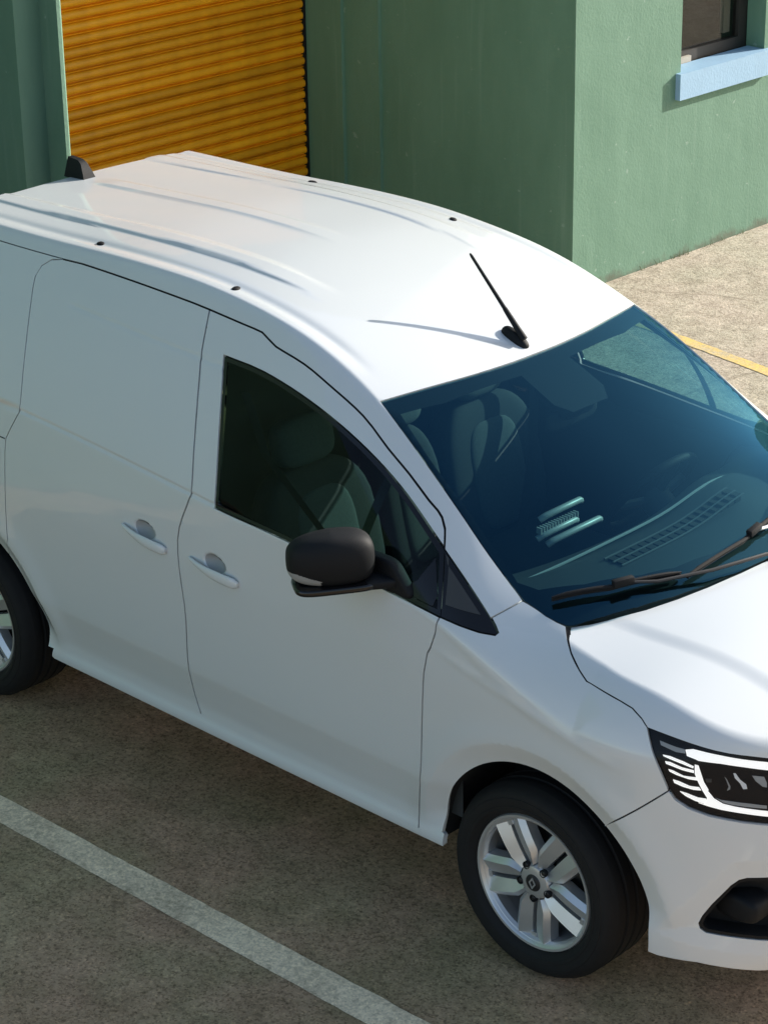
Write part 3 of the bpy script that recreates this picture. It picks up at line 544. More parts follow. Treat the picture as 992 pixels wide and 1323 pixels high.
# ------------------------------------------------------------------ panel maker
def T(k): return np.array(TR[k], float)
def inpoly(q, poly):
    x, y = q[:, 0], q[:, 1]; c = np.zeros(len(q), bool); n = len(poly)
    for i in range(n):
        x1, y1 = poly[i]; x2, y2 = poly[(i+1) % n]
        if y1 == y2: continue
        h = ((y1 > y) != (y2 > y)) & (x < (x2-x1)*(y-y1)/(y2-y1)+x1)
        c ^= h
    return c
def area(p): return .5*np.sum(p[:, 0]*np.roll(p[:, 1], -1)-np.roll(p[:, 0], -1)*p[:, 1])
def dedup(p, e=1e-4):
    out = [p[0]]
    for q in p[1:]:
        if np.hypot(*(q-out[-1])) > e: out.append(q)
    if np.hypot(*(out[0]-out[-1])) < e: out.pop()
    return np.array(out)
def offset(p, g):
    """move the outline inwards by g (per-vertex numbers allowed)"""
    if area(p) < 0: p = p[::-1]; g = g[::-1] if hasattr(g, '__len__') else g
    a = p-np.roll(p, 1, 0); b = np.roll(p, -1, 0)-p
    na = np.stack([-a[:, 1], a[:, 0]], 1)/np.maximum(np.hypot(a[:, 0], a[:, 1]), 1e-9)[:, None]
    nb = np.stack([-b[:, 1], b[:, 0]], 1)/np.maximum(np.hypot(b[:, 0], b[:, 1]), 1e-9)[:, None]
    n = na+nb; l = np.maximum(np.sum(n*n, 1), .6)
    return p+(2*n/l[:, None])*(np.asarray(g)[:, None] if hasattr(g, '__len__') else g)
def resample(p, s):
    out = []
    for i in range(len(p)):
        a, b = p[i], p[(i+1) % len(p)]; n = max(1, int(math.ceil(np.hypot(*(b-a))/s)))
        for k in range(n): out.append(a+(b-a)*k/n)
    return np.array(out)
def segdist(q, p):
    d = np.full(len(q), 9.)
    for i in range(len(p)):
        a, b = p[i], p[(i+1) % len(p)]; ab = b-a; t = np.clip(((q-a)@ab)/max(ab@ab, 1e-12), 0, 1)
        d = np.minimum(d, np.hypot(*(q-a-t[:, None]*ab).T))
    return d
def panel(name, poly, lift, F, mat, parent, sp=.016, gap=.0032, flange=.014, holes=(), off=0., both=True, extra=None, flip=False):
    poly = dedup(np.array(poly, float)); poly = poly if area(poly) > 0 else poly[::-1]
    poly = resample(offset(poly, gap), sp)
    hl = []
    for h in holes:
        h = dedup(np.array(h, float)); h = h if area(h) > 0 else h[::-1]
        hl.append(resample(offset(h, -gap), sp)[::-1])
    loops = [poly]+hl
    lo, hi = poly.min(0), poly.max(0); dy = sp*.866
    ys = np.arange(lo[1]+dy*.5, hi[1], dy); g = []
    for j, y in enumerate(ys): g.append(np.stack([np.arange(lo[0]+(.5*sp if j % 2 else 0), hi[0], sp), np.full(len(np.arange(lo[0]+(.5*sp if j % 2 else 0), hi[0], sp)), y)], 1))
    g = np.vstack(g) if g else np.zeros((0, 2))
    if extra is not None:
        key = set(map(tuple, np.round(extra/.016).astype(int)))
        g = np.array([q for q in g if tuple(np.round(q/.016).astype(int)) not in key]+list(extra))
    g = g[inpoly(g, poly)]
    for h in hl: g = g[~inpoly(g, h)]
    for L in loops: g = g[segdist(g, L) > sp*.45]
    pts = []; edges = []
    for L in loops:
        b = len(pts); pts += list(L); edges += [(b+i, b+(i+1) % len(L)) for i in range(len(L))]
    nb = len(pts); pts = np.vstack([np.array(pts), g])
    vs, es, fs, *_ = delaunay_2d_cdt([Vector(p) for p in pts], edges, [], 0, 1e-7)
    V2 = np.array([(v.x, v.y) for v in vs]); Fa = np.array([f for f in fs if len(f) == 3])
    c = V2[Fa].mean(1); k = inpoly(c, poly)
    for h in hl: k &= ~inpoly(c, h)
    Fa = Fa[k]
    P = lift(V2); N = grad(P, F)
    e1 = P[Fa[:, 1]]-P[Fa[:, 0]]; e2 = P[Fa[:, 2]]-P[Fa[:, 0]]
    bad = np.sum(np.cross(e1, e2)*N[Fa[:, 0]], 1) < 0
    Fa[bad] = Fa[bad][:, ::-1]
    P = P+N*off
    if flange:
        # return the edge inwards
        cnt = {}
        for f in Fa:
            for i in range(3):
                a, b = int(f[i]), int(f[(i+1) % 3]); cnt[(a, b)] = 1
        bd = [e for e in cnt if (e[1], e[0]) not in cnt]
        used = sorted({i for e in bd for i in e}); m1 = {v: len(P)+i for i, v in enumerate(used)}; m2 = {v: len(P)+len(used)+i for i, v in enumerate(used)}
        tan = {v: np.zeros(3) for v in used}
        for a, b in bd:
            t = np.cross(P[b]-P[a], N[a]); t /= max(np.linalg.norm(t), 1e-9); tan[a] += t; tan[b] += t
        U = np.array(used)
        TT = np.array([tan[v]/max(np.linalg.norm(tan[v]), 1e-9) for v in used])
        P = np.vstack([P, P[U], P[U]-N[U]*flange]); N = np.vstack([N, TT, TT])
        Fa = [tuple(f) for f in Fa]+[(b, a, m1[a], m1[b]) for a, b in []]+[(m1[a], m2[a], m2[b], m1[b]) for a, b in bd]
    objs = []
    def mk(P, N, Fc):
        return mesh_obj(name, P, Fc, mat, parent, True, N)
    objs.append(mk(P, N, Fa))
    if both:
        S = np.array([1, -1, 1]); objs.append(mk(P*S, N*S, [tuple(f)[::-1] for f in Fa]))
    return objs
def ribbon(name, P, F, mat, parent, width=.016, depth=.008, both=True):
    """dark seal lying under a shut line given by surface points"""
    P = np.array(P, float); N = grad(P, F); d = np.gradient(P, axis=0); d /= np.linalg.norm(d, axis=1, keepdims=True)
    b = np.cross(N, d); b /= np.linalg.norm(b, axis=1, keepdims=True)
    A, B = P-N*depth+b*width/2, P-N*depth-b*width/2; n = len(P)
    V = np.vstack([A, B]); Fc = [(i, i+1, n+i+1, n+i) for i in range(n-1)]
    o = [mesh_obj(name, V, Fc, mat, parent)]
    if both: o.append(mesh_obj(name, V*np.array([1, -1, 1]), Fc, mat, parent))
    return o
LS = lambda q: side_pts(q[:, 0], q[:, 1], Fbody)
LF = lambda q: side_pts(q[:, 0], q[:, 1], Ffen)
LP = lambda q: pol_pts(q[:, 0], q[:, 1], Fbody)
def gno_pts(q, F=Fbon):
    d = np.stack([q[:, 0], q[:, 1], np.ones(len(q))], 1); c = np.array([.1, 0, .55]); lo = np.full(len(q), .02); hi = np.full(len(q), 1.2)
    for _ in range(40):
        m = (lo+hi)/2; p = c+d*m[:, None]; ins = F(p[:, 0], p[:, 1], p[:, 2]) < 0
        lo = np.where(ins, m, lo); hi = np.where(ins, hi, m)
    return c+d*lo[:, None]
def gdom(p): return np.stack([(p[:, 0]-.1)/(p[:, 2]-.55), p[:, 1]/(p[:, 2]-.55)], 1)
def at_xz(x, z, F=Ffen):
    x = np.array(x, float); z = np.array(z, float); lo = np.full(len(x), .05); hi = np.full(len(x), 1.3)
    for _ in range(40):
        m = (lo+hi)/2; ins = F(x, m, z) < 0; lo = np.where(ins, m, lo); hi = np.where(ins, hi, m)
    return np.stack([x, -lo, z], 1)
def cat_(*a): return np.vstack(a)
def arch_pts(i, a0, a1, n=30):
    cx, cz, r = ARCH[i]; a = np.radians(np.linspace(a0, a1, n))
    return at_xz(cx+r*np.cos(a), cz+r*np.sin(a))

# ------------------------------------------------------------------ the van
van = empty('delivery_van')
tag(van, 'white panel van with a black wing mirror parked beside the painted line', 'van')
PA = M['paint']
gap_ = T('gap'); tslide = T('top_slide'); corner = T('corner'); tfront = T('top_front'); srear = T('slide_rear')
fedge = T('front_edge'); wtop = T('win_top'); wbot = T('win_bot'); wrear = T('win_rear')
ttop = T('tri_top'); ttip = T('tri_tip'); tbot = T('tri_bot'); tfr = T('tri_front'); join = T('join'); wsr = T('ws_r'); cut = T('cut')
hll = T('hl_l'); hlt = T('hl_t'); bf = T('bumpfend'); bsl = T('bot_slide'); bfr = T('bot_front'); header = T('header')
# arch angles where the shut lines meet the lips
def ang(p, i): return math.degrees(math.atan2(p[2]-ARCH[i][1], p[0]-ARCH[i][0]))
a_front = 180-math.degrees(math.asin((.372-.35)/.405))
a_bf = ang(bf[0], 0)
a_sr = ang(srear[-1], 1); a_sb = ang(bsl[0], 1)
arc_fender = arch_pts(0, a_front, a_bf, 40)
arc_bump = arch_pts(0, a_bf, -7.5, 24)
arc_slide = arch_pts(1, a_sb, a_sr, 16)
arc_quart = arch_pts(1, a_sr, 187, 40)
def crease_pts(x0, x1):
    xs = np.arange(x0, x1, .012); o = np.arange(-.020, .0201, .004)
    return np.array([(x, float(zB(x))+.003+d) for x in xs for d in o]+[(x, 1.575+.03*(-1.4-x)+d) for x in xs for d in o])
# front door
door_out = cat_(gap_[::-1], tfront[1:], T('tri_front')[1:], fedge[1:], bfr[::-1][1:])
win = cat_(wtop, tfr[1:], wbot[1:], wrear[1:])
panel('front_door', dom(door_out), LS, Fbody, PA, van, .010, holes=[dom(win)], extra=crease_pts(-1.47, -1.28))
front_doors = [o for o in van.children if o.name.startswith('front_door')]
# sliding door
slide_out = cat_(srear, arc_slide[::-1], bsl, gap_[::-1][1:], tslide[::-1][1:], corner[::-1][1:])
panel('sliding_door', dom(slide_out), LS, Fbody, PA, van, .010, extra=crease_pts(-2.45, -1.40))
sliding_doors = [o for o in van.children if o.name.startswith('sliding_door')]
# rear quarter with the tail wrapping round
xq = np.linspace(corner[-1][0], -3.05, 24); zq = corner[-1][2]+.9*(zR(xq)-zR(xq[0]))
railq = at_xz(xq, zq, Fbody)
zz = np.linspace(zq[-1], .36, 30)
tail = at_xz(np.full(30, -3.05), zz, Fbody)
bq = at_xz(np.linspace(-3.05, ARCH[1][0]-.404, 10), np.full(10, .36-.0), Fbody)
quart = cat_(railq, tail[1:], bq[1:], arc_quart[::-1], srear[::-1], corner[1:])
qobjs = panel('rear_quarter_panel', dom(quart), LS, Fbody, PA, van, .018, gap=.0012)
# roof, cant rails and windscreen pillars in one pressing
left = lambda p: p*np.array([1, -1, 1])
lowr = cat_(railq[::-1], tslide, tfront[1:], ttop[1:], )
k_join = int(np.argmin(np.linalg.norm(ttop-join[0], axis=1)))
lowr = cat_(railq[::-1], tslide[1:], tfront[1:], ttop[1:k_join], join)
k_ws = int(np.argmin(np.linalg.norm(wsr-join[-1], axis=1)))
pil = wsr[:k_ws][::-1]
hd = header.copy(); hd[-1][1] = 0
halfr = cat_(lowr, pil, hd[1:])
fullr = cat_(halfr, left(halfr[::-1])[1:])
gx = np.arange(-3.15, -.15, .010); off_ = np.concatenate([np.arange(-.036, .092, .004)])
sh_ = PH*np.arctan2(zR(gx)-ZC_, yR(gx)); dense = np.array([(x, v+o) for x, v in zip(gx, sh_) for o in off_])
dense = np.vstack([dense, np.stack([dense[:, 0], PH*PI-dense[:, 1]], 1)[::2]])
panel('roof_panel', pdom(fullr), LP, Fbody, PA, van, .014, extra=dense, gap=.0018, both=False)
# front wing
fen = cat_(fedge[::-1], tbot[::-1][1:], ttip[::-1][1:], ttop[k_join:][::-1][1:], join[1:], wsr[k_ws+1:], cut[1:], hll[1:], )
kb = int(np.argmin(np.linalg.norm(hll-bf[-1], axis=1)))
fen = cat_(fedge[::-1], tbot[::-1][1:], ttip[::-1][1:], ttop[k_join:][::-1][1:], join[1:], wsr[k_ws+1:], cut[1:], hll[1:kb], bf[::-1], arc_fender[::-1])
wd = np.array([(x, z) for x in np.arange(-.22, .45, .007) for z in np.arange(1.0, 1.175, .005)])
panel('front_wing', dom(fen), LF, Ffen, PA, van, .009, extra=wd, gap=.0024)
# bumper
sE = float(dom(np.array([[.80, -.40, .80]]))[0][0])
dh = dom(hll[kb:]); dh_end = [(dh[-1][0]+.12, .728), (sE, .716)]
dt = dom(hlt); dt_end = [(dt[-1][0]+.1, .915), (sE, .902)]
fog = cat_(dom(T('fog_t')), [(dom(T('fog_t'))[-1][0]+.10, .566), (dom(T('fog_t'))[-1][0]+.19, .52), (dom(T('fog_t'))[-1][0]+.19, .41), (dom(T('fog_b'))[-1][0]+.08, .352)], dom(T('fog_b'))[::-1][:-1])
bum = cat_(dom(bf), dh[1:], dh_end, [(sE+.03, .655), (SMAX+.0023, .65), (SMAX+.0023, .222)], [(1.25, .222), (1.05, .226), (.93, .232), (.80, .25), (.70, .272), (.62, .288)], [(dom(arc_bump)[-1][0]+.03, .292)], dom(arc_bump)[::-1])
bumpers = panel('front_bumper', bum, LF, Ffen, PA, van, .011, gap=.0024, holes=[fog], flange=.02)
# rockers
rk = cat_(dom(bsl)+np.array([.012, 0]), dom(bfr)[1:], [(-.36, .376)], [(-.338, .368), (-.338, .333), (-.5, .331), (-1.2, .331), (-2.215, .333), (-2.222, .337)])
panel('rocker_sill', rk, LS, Fbody, PA, van, .010, gap=-.004, off=-.0025, flange=.02)
# bonnet
br = np.array([[.03, -.695, 1.136], [.047, -.669, 1.135], [.085, -.592, 1.144], [.125, -.506, 1.153], [.158, -.395, 1.160], [.181, -.278, 1.166], [.197, -.14, 1.168], [.205, 0, 1.169]])
nose = LF(np.array(dt_end)); nose2 = LF(np.array([(sE+.15, .905), (SMAX-1e-4, .905)])); nose2[-1][1] = 0
bon = cat_(cut, hlt[1:], nose, nose2)
bon = cat_(bon, left(bon[::-1])[1:], left(br), br[::-1][1:])
panel('bonnet', gdom(bon), gno_pts, Fbon, PA, van, .0135, gap=.002, both=False)
# grille between the headlamps
gr = [(sE+.004, .712), (sE+.004, .90), (SMAX+.0029, .90), (SMAX+.0029, .655), (sE+.03, .66)]
panel('grille', gr, LF, Ffen, M['gloss_black'], van, .03, gap=.003, off=-.006)
# dark backing under the shut lines
for P_b, F_b in ((gap_, Fbody), (cat_(corner[::-1], ), Fbody), (tslide, Fbody), (tfront, Fbody), (srear, Fbody), (fedge, Ffen), (cut, Ffen), (bf, Ffen), (join, Ffen)):
    ribbon('door_seal', P_b, F_b, M['rubber'], van)
ribbon('door_seal', cat_(left(br), br[::-1][1:]), Fbon, M['rubber'], van, .03, .02, both=False)

# ------------------------------------------------------------------ windows
def shrink(P2, g): return offset(np.array(P2, float), g)
dw = dedup(dom(win)); dw = dw if area(dw) > 0 else dw[::-1]
inner = shrink(dw, .013)
for o, fd in zip(panel('window_trim', dw, LS, Fbody, M['gloss_black'], None, .016, gap=.001, holes=[inner], off=-.003, flange=.008), front_doors): o.parent = fd
for o, fd in zip(panel('side_window', inner, LS, Fbody, M['glass'], None, .03, gap=-.002, off=-.006, flange=0), front_doors): o.parent = fd
# sail panel in the front corner of the window, the upright bar and the quarter pane
sx = dw[np.argmax(dw[:, 0])]
def wz(x):   # window opening at a given x: bottom and top z
    s = np.array([[x, z] for z in np.linspace(1.05, 1.65, 300)]); k = inpoly(s, inner)
    return s[k][:, 1].min(), s[k][:, 1].max()
for nm, x0, x1, mt in (('window_bar', -.712, -.680, 'gloss_black'),):
    q = [(x0, wz(x0)[0]), (x1, wz(x1)[0]), (x1, wz(x1)[1]), (x0, wz(x0)[1])]
    for o, fd in zip(panel(nm, q, LS, Fbody, M[mt], None, .03, gap=0, off=-.011, flange=0), front_doors): o.parent = fd
sail = [(-.660, wz(-.660)[0]), (-.43, wz(-.43)[0]), (-.37, wz(-.37)[0]), (-.37, wz(-.37)[1]), (-.435, wz(-.435)[1]-.01), (-.455, 1.19), (-.50, 1.165), (-.56, 1.16)]
for o, fd in zip(panel('sail_panel', sail, LS, Fbody, M['gloss_black'], None, .03, gap=0, off=-.004, flange=.01), front_doors): o.parent = fd
tri = cat_(tfr[::-1], ttop[1:], ttip[1:], tbot[1:-1])
dtri = dedup(dom(tri)); dtri = dtri if area(dtri) > 0 else dtri[::-1]
panel('quarter_window', dtri, LF, Ffen, M['gloss_black'], van, .014, gap=.0015, off=-.002, flange=.008)
tin = shrink(dtri, .011); tin = tin[(tin[:, 1] > 1.135)]
panel('quarter_pane', tin, LF, Ffen, simple('smoked_pane', (.045, .045, .043), .35), van, .014, gap=0, off=-.0006, flange=0)
# windscreen
wb = np.array([[.009, -.7256, 1.1418], [.03, -.68, 1.14], [.07, -.60, 1.15], [.115, -.50, 1.158], [.15, -.39, 1.162], [.172, -.278, 1.164], [.185, -.14, 1.166], [.19, 0, 1.167]])
wsh = cat_(hd[::-1], wsr[1:], wb[1:])
wsf = pdom(cat_(wsh, left(wsh[::-1])[1:]))
wscr = panel('windscreen', wsf, LP, Fbody, M['ws_glass'], van, .02, gap=.001, off=-.004, flange=0, both=False)[0]
# black printed border behind the glass
fi = np.array([[-.715, 0, 1.58], [-.705, -.12, 1.575], [-.7145, -.2196, 1.575], [-.7353, -.4395, 1.566], [-.777, -.597, 1.563], [-.6827, -.623, 1.512], [-.4574, -.655, 1.3714], [-.3196, -.668, 1.2777], [-.20, -.678, 1.205], [-.1386, -.655, 1.1937], [-.05, -.54, 1.198], [.035, -.40, 1.203], [.073, -.30, 1.206], [.094, -.148, 1.2082], [.10, 0, 1.21]])
mt_ = np.array([[-.512, 0, 1.49], [-.512, -.085, 1.4894], [-.5627, -.123, 1.511], [-.705, -.125, 1.575]])
fih = cat_(mt_[:3], fi[1:])
fif = pdom(cat_(fih, left(fih[::-1])[1:]))
panel('windscreen_border', wsf, LP, Fbody, M['frit'], wscr, .02, gap=.002, off=-.009, flange=0, holes=[fif], both=False)

# ------------------------------------------------------------------ headlamps
hout = cat_(dom(hlt), dt_end, dh_end[::-1], dh[::-1], dom(hll[:kb])[::-1][:-1]); hout = dedup(hout); hout = hout if area(hout) > 0 else hout[::-1]
lamps = panel('headlight', hout, LF, Ffen, M['frit'], van, .014, gap=.001, off=-.012, flange=0)
def on_lamps(nm, poly, mat, off, sp=.012, fl=.004, shr=0., F=Ffen):
    for o, L in zip(panel(nm, poly, LF, F, mat, None, sp, gap=shr, off=off, flange=fl), lamps): o.parent = L
on_lamps('lamp_lens', shrink(hout, .001), M['lens'], -.001, .02, 0)
def ext(P2, top=True):
    return P2
d_top = dom(T('hl_drl_top')); n4 = 6
dtp = list(map(tuple, d_top[:n4]))+[(d_top[n4-1][0]+.1, .893), (sE-.02, .882), (sE-.02, .862), (d_top[n4][0]+.1, .868)]+list(map(tuple, d_top[n4:]))
on_lamps('light_bar', dtp, M['drl'], -.006)
d_c = dom(T('hl_drl_c'))
dcp = list(map(tuple, d_c[:11]))+[(d_c[10][0]+.11, .758), (sE-.02, .748), (sE-.02, .738), (d_c[11][0]+.11, .742)]+list(map(tuple, d_c[11:]))
on_lamps('light_bar', dcp, M['drl'], -.006)
for k in ('f1', 'f2', 'f3', 'f4', 'f5'): on_lamps('light_bar', dom(T('hl_'+k)), M['drl'], -.0055, .008, .004, .0020)
on_lamps('reflector', dom(T('hl_top_ref')), M['grey_plastic'], -.008, .006, .002)
on_lamps('lamp_bowl', dom(T('hl_lamp1')), M['glint_white'], -.008, .006, .002)  # white colour stands in for glints on the chrome bowl
on_lamps('lamp_bowl', dom(T('hl_lamp2')), M['grey_plastic'], -.008, .008, .002)

on_lamps('lamp_bezel', dom(T('hl_strip')), M['grey_plastic'], -.009, .01, .002)
on_lamps('lamp_bezel', dom(T('hl_arc')), M['grey_plastic'], -.009, .006, .002)
on_lamps('lamp_bezel', dom(T('hl_box')), M['dash'], -.009, .008, .002)
# fog lamp recess
dfog = dedup(np.array(fog)); dfog = dfog if area(dfog) > 0 else dfog[::-1]
fr = panel('fog_recess', shrink(dfog, -.006), LF, Ffen, M['black_plastic'], None, .014, gap=0, off=-.062, flange=0)
rim_ = panel('recess_rim', dfog, LF, Ffen, M['black_plastic'], None, .010, gap=.001, off=-.003, flange=.06, holes=[shrink(dfog, .011)])
for o, b_ in zip(fr, bumpers): o.parent = b_
for o, b_ in zip(rim_, bumpers): o.parent = b_
# fog lamp set in the recess
c_ = LF(np.array([(.835, .452)]))[0]; n_ = grad(c_[None], Ffen)[0]
c2_ = LF(np.array([(.765, .462)]))[0]-n_*.058
for s_, b_ in ((1, bumpers[0]), (-1, bumpers[1])):
    V, Fc = lathe([(0, .0), (.030, .0), (.034, .004), (.036, .012), (.036, .05)], 28)
    Mx = Vector(n_*np.array([1, s_, 1])).to_track_quat('-Y', 'Z').to_matrix().to_4x4()
    Mx.translation = Vector((c_-n_*.028)*np.array([1, s_, 1]))
    V2, F2 = superell((0, 0, 0), (.080, .050, .046), .42, 14, lambda x, y, z: (x, y, z*(1-.25*abs(x))))
    mesh_obj('lamp_shroud', (np.array(V2)+c2_)*np.array([1, s_, 1]), F2, M['black_plastic'], b_, True)
    o = mesh_obj('fog_lamp', [tuple(Mx @ Vector(v)) for v in V], Fc, M['chrome'], b_, True)

# ------------------------------------------------------------------ door handles
def handle(door, x0, x1, z0, z1, s_):
    """pull bar standing off the door over a scooped cup"""
    xs = np.linspace(x0, x1, 15); t = np.linspace(0, 1, 15); zs = z0+(z1-z0)*t-.006*np.sin(PI*t)
    E2 = side_pts(np.array([x0-.02, x1+.02]), np.array([z0, z1]), Fbody)
    P = np.stack([xs, E2[0][1]+(E2[1][1]-E2[0][1])*t, zs], 1); N = np.repeat(grad(E2, Fbody).mean(0)[None], 15, 0)
    bulge = .005+.014*np.sin(PI*np.clip(t, .0, 1))**.55
    hw = .0185*np.minimum(1, np.minimum(t*7+.3, (1-t)*9+.5))*(.42+.58*sstep(.05, .7, t))
    V = []; Fc = []; n = 12
    for i in range(15):
        up = np.array([0, N[i][2], -N[i][1]]); up = up/np.linalg.norm(up)*(1 if up[1]*0+up[2] > 0 else -1)
        for k in range(n):
            a = 2*PI*k/n
            V.append(P[i]+N[i]*(bulge[i]+.0065*math.cos(a))+up*hw[i]*math.sin(a))
    for i in range(14):
        for k in range(n): Fc.append((i*n+k, i*n+(k+1) % n, (i+1)*n+(k+1) % n, (i+1)*n+k))
    Fc += [tuple(range(n))[::-1], tuple(14*n+k for k in range(n))]
    V = np.array(V)*np.array([1, s_, 1])
    bmh = bmesh.new(); vv = [bmh.verts.new(tuple(v)) for v in V]
    for f in Fc: bmh.faces.new([vv[i] for i in f])
    h = bm_obj('door_handle', bmh, PA, door, 60)
    # cup skin, greyed to paint in the shade behind the bar
    a = np.linspace(0, 2*PI, 28, endpoint=False); cx, cz = HC(x0, x1, z0, z1)
    q = np.stack([cx+.052*np.cos(a)-.01*np.sin(a), cz+.030*np.sin(a)-.008*np.cos(a)], 1)
    rr = np.linspace(0, .97, 6); V = []; Fc = []
    for r_ in rr:
        for t_ in a:
            V.append((cx+.050*r_*math.cos(t_), cz+.031*r_*math.sin(t_)-.08*.050*r_*math.cos(t_)))
    Pq = side_pts(np.array([v[0] for v in V]), np.array([v[1] for v in V]), Fbody); Nq = grad(Pq, Fbody)
    Pq = (Pq+Nq*.0008)*np.array([1, s_, 1]); nA = len(a)
    for i in range(5):
        for k in range(nA): Fc.append((i*nA+k, i*nA+(k+1) % nA, (i+1)*nA+(k+1) % nA, (i+1)*nA+k))
    mesh_obj('handle_recess_shade', Pq, Fc, M['recess'], door, True)
    return h
def HC(x0, x1, z0, z1): return (-1.640, 1.013) if x0 < -1.6 else (-1.300, .997)
for i, s_ in ((0, 1), (1, -1)):
    handle(sliding_doors[i], -1.745, -1.528, 1.006, .974, s_)
    handle(front_doors[i], -1.415, -1.183, .988, .962, s_)

# sliding-door rail slot and fuel flap line in the rear quarter
for o in qobjs:
    s_ = 1 if o.data.vertices[0].co.y < 0 else -1
    xs = np.linspace(-2.95, -2.405, 12)
    P = at_xz(xs, 1.066+.004*np.arange(12)[::-1]/11, Fbody); N = grad(P, Fbody)
    V = np.vstack([P+N*.0012+[0, 0, .011], P+N*.0012-[0, 0, .011], P+N*.004+[0, 0, .007], P+N*.004-[0, 0, .007]])*np.array([1, s_, 1])
    Fc = [(i, i+1, 25+i-12, 12+i) for i in range(11)]+[(24+i, 25+i, 37+i, 36+i) for i in range(11)]
    mesh_obj('slide_rail', V, Fc, M['rubber'], o)
    P = at_xz(np.linspace(-2.9, -2.372, 12), 1.143-.011*np.arange(12)/11, Fbody); N = grad(P, Fbody)
    V = np.vstack([P+N*.0008+[0, 0, .0022], P+N*.0008-[0, 0, .0022]])*np.array([1, s_, 1])
    mesh_obj('panel_joint', V, [(i, i+1, 13+i, 12+i) for i in range(11)], M['rubber'], o)

# ------------------------------------------------------------------ roof fittings
def roof_frame(x, y):
    p = top_pts(np.array([x]), np.array([y]), Fbody)[0]; n = grad(p[None], Fbody)[0]; return Vector(p), Vector(n)
for x, y in ((-2.289, -.512), (-1.583, -.532), (-2.29, .497), (-1.57, .488)):
    p, n = roof_frame(x, y); q = n.to_track_quat('Z', 'X').to_matrix().to_4x4()
    bm = bmesh.new()
    bmesh.ops.create_uvsphere(bm, u_segments=14, v_segments=8, radius=1, matrix=Matrix.Translation(p+n*.0005) @ q @ Matrix.Diagonal((.013, .019, .006, 1)))
    bm_obj('roof_bar_plug', bm, M['rubber'], van, 60)
aer = empty('roof_aerial', (0, 0, 0), van)
p, n = roof_frame(-.842, .0)
V, Fc = superell((0, 0, 0), (.058, .024, .030), .8, 14, lambda x, y, z: (x, y*(1-.25*max(z, 0)), z*(1.0-.35*(x+1)*.5)))
q = n.to_track_quat('Z', 'X').to_matrix(); ex = Vector((1, 0, 0)); ex = (ex-n*ex.dot(n)).normalized(); ey = n.cross(ex)
Bm = Matrix((ex, ey, n)).transposed()
mesh_obj('aerial_base', [tuple(p+Bm @ Vector(v)) for v in V], Fc, M['black_plastic'], aer, True)
tip = Vector((-1.04, 0, 1.873)); b0 = p+n*.020+ex*.035
bm = bmesh.new(); d = (tip-b0)
tube(bm, [b0, b0+d*.12, b0+d*.35, b0+d*.37, b0+d*.97, tip], [.0125, .0105, .0085, .0072, .0052, .003], 10)
bm_obj('aerial_whip', bm, M['black_plastic'], aer, 50)
# shark fin at the tail
p, n = roof_frame(-3.03, 0.0)
prof = [(-.055, 0), (.062, 0), (.050, .026), (.030, .060), (.010, .071), (-.048, .074)]
bm = bmesh.new(); R0 = []
for sgn in (-1, 1):
    R0.append([bm.verts.new(p+Vector((x, sgn*(.030*(1-h/.12)), h-.004))) for x, h in prof])
bm.faces.new(R0[0]); bm.faces.new(R0[1][::-1])
for i in range(len(prof)):
    j = (i+1) % len(prof); bm.faces.new((R0[0][j], R0[0][i], R0[1][i], R0[1][j]))
bm_obj('shark_fin_aerial', bm, M['black_plastic'], van, 40, .006)

# ------------------------------------------------------------------ wipers
def wiper(pts_blade, pts_arm, hub):
    w = empty('wiper', (0, 0, 0), van)
    P = np.array(pts_blade, float); S = top_pts(P[:, 0], P[:, 1], Fbody); N = grad(S, Fbody); S = S+N*.012
    bm = bmesh.new(); tube(bm, [tuple(p) for p in S], .006, 6); tube(bm, [tuple(p+n*.010) for p, n in zip(S, N)], [.003]+[.0065]*(len(S)-2)+[.003], 8)
    bm_obj('wiper_blade', bm, M['rubber'], w, 40)
    m = len(S)//2; c = S[m]+N[m]*.014; d = S[m+1]-S[m-1]; d /= np.linalg.norm(d)
    mx = Matrix.Translation(Vector(c)) @ Vector(d).to_track_quat('X', 'Z').to_matrix().to_4x4()
    box('blade_clip', -.035, .035, -.011, .011, -.008, .014, M['rubber'], w, .004, mx)
    A = [tuple(c)]+[tuple(p) for p in pts_arm]
    bm = bmesh.new(); tube(bm, A, [.005]+[.006]*(len(A)-2)+[.010], 8); bm_obj('wiper_arm', bm, M[hub], w, 40)
lerp = lambda a, b, n: [(a[0]+(b[0]-a[0])*t, a[1]+(b[1]-a[1])*t) for t in np.linspace(0, 1, n)]
wiper(lerp((-.0746, -.6962), (.024, -.549), 5)[:-1]+lerp((.024, -.549), (.110, -.330), 7), [(.10, -.42, 1.205), (.165, -.24, 1.200), (.205, -.02, 1.190), (.215, .06, 1.165)], 'dark_metal')
wiper(lerp((.128, -.318), (.118, -.035), 6)[:-1]+lerp((.118, -.035), (.05, .42), 8), [(.118, .10, 1.215), (.10, .33, 1.215), (.13, .52, 1.19), (.15, .56, 1.15)], 'silver')  # silver puts the sun's glint into this arm's colour
# cowl panel below the glass
box('cowl_panel', -.02, .26, -.66, .66, 1.07, 1.10, M['rubber'], van, .01)

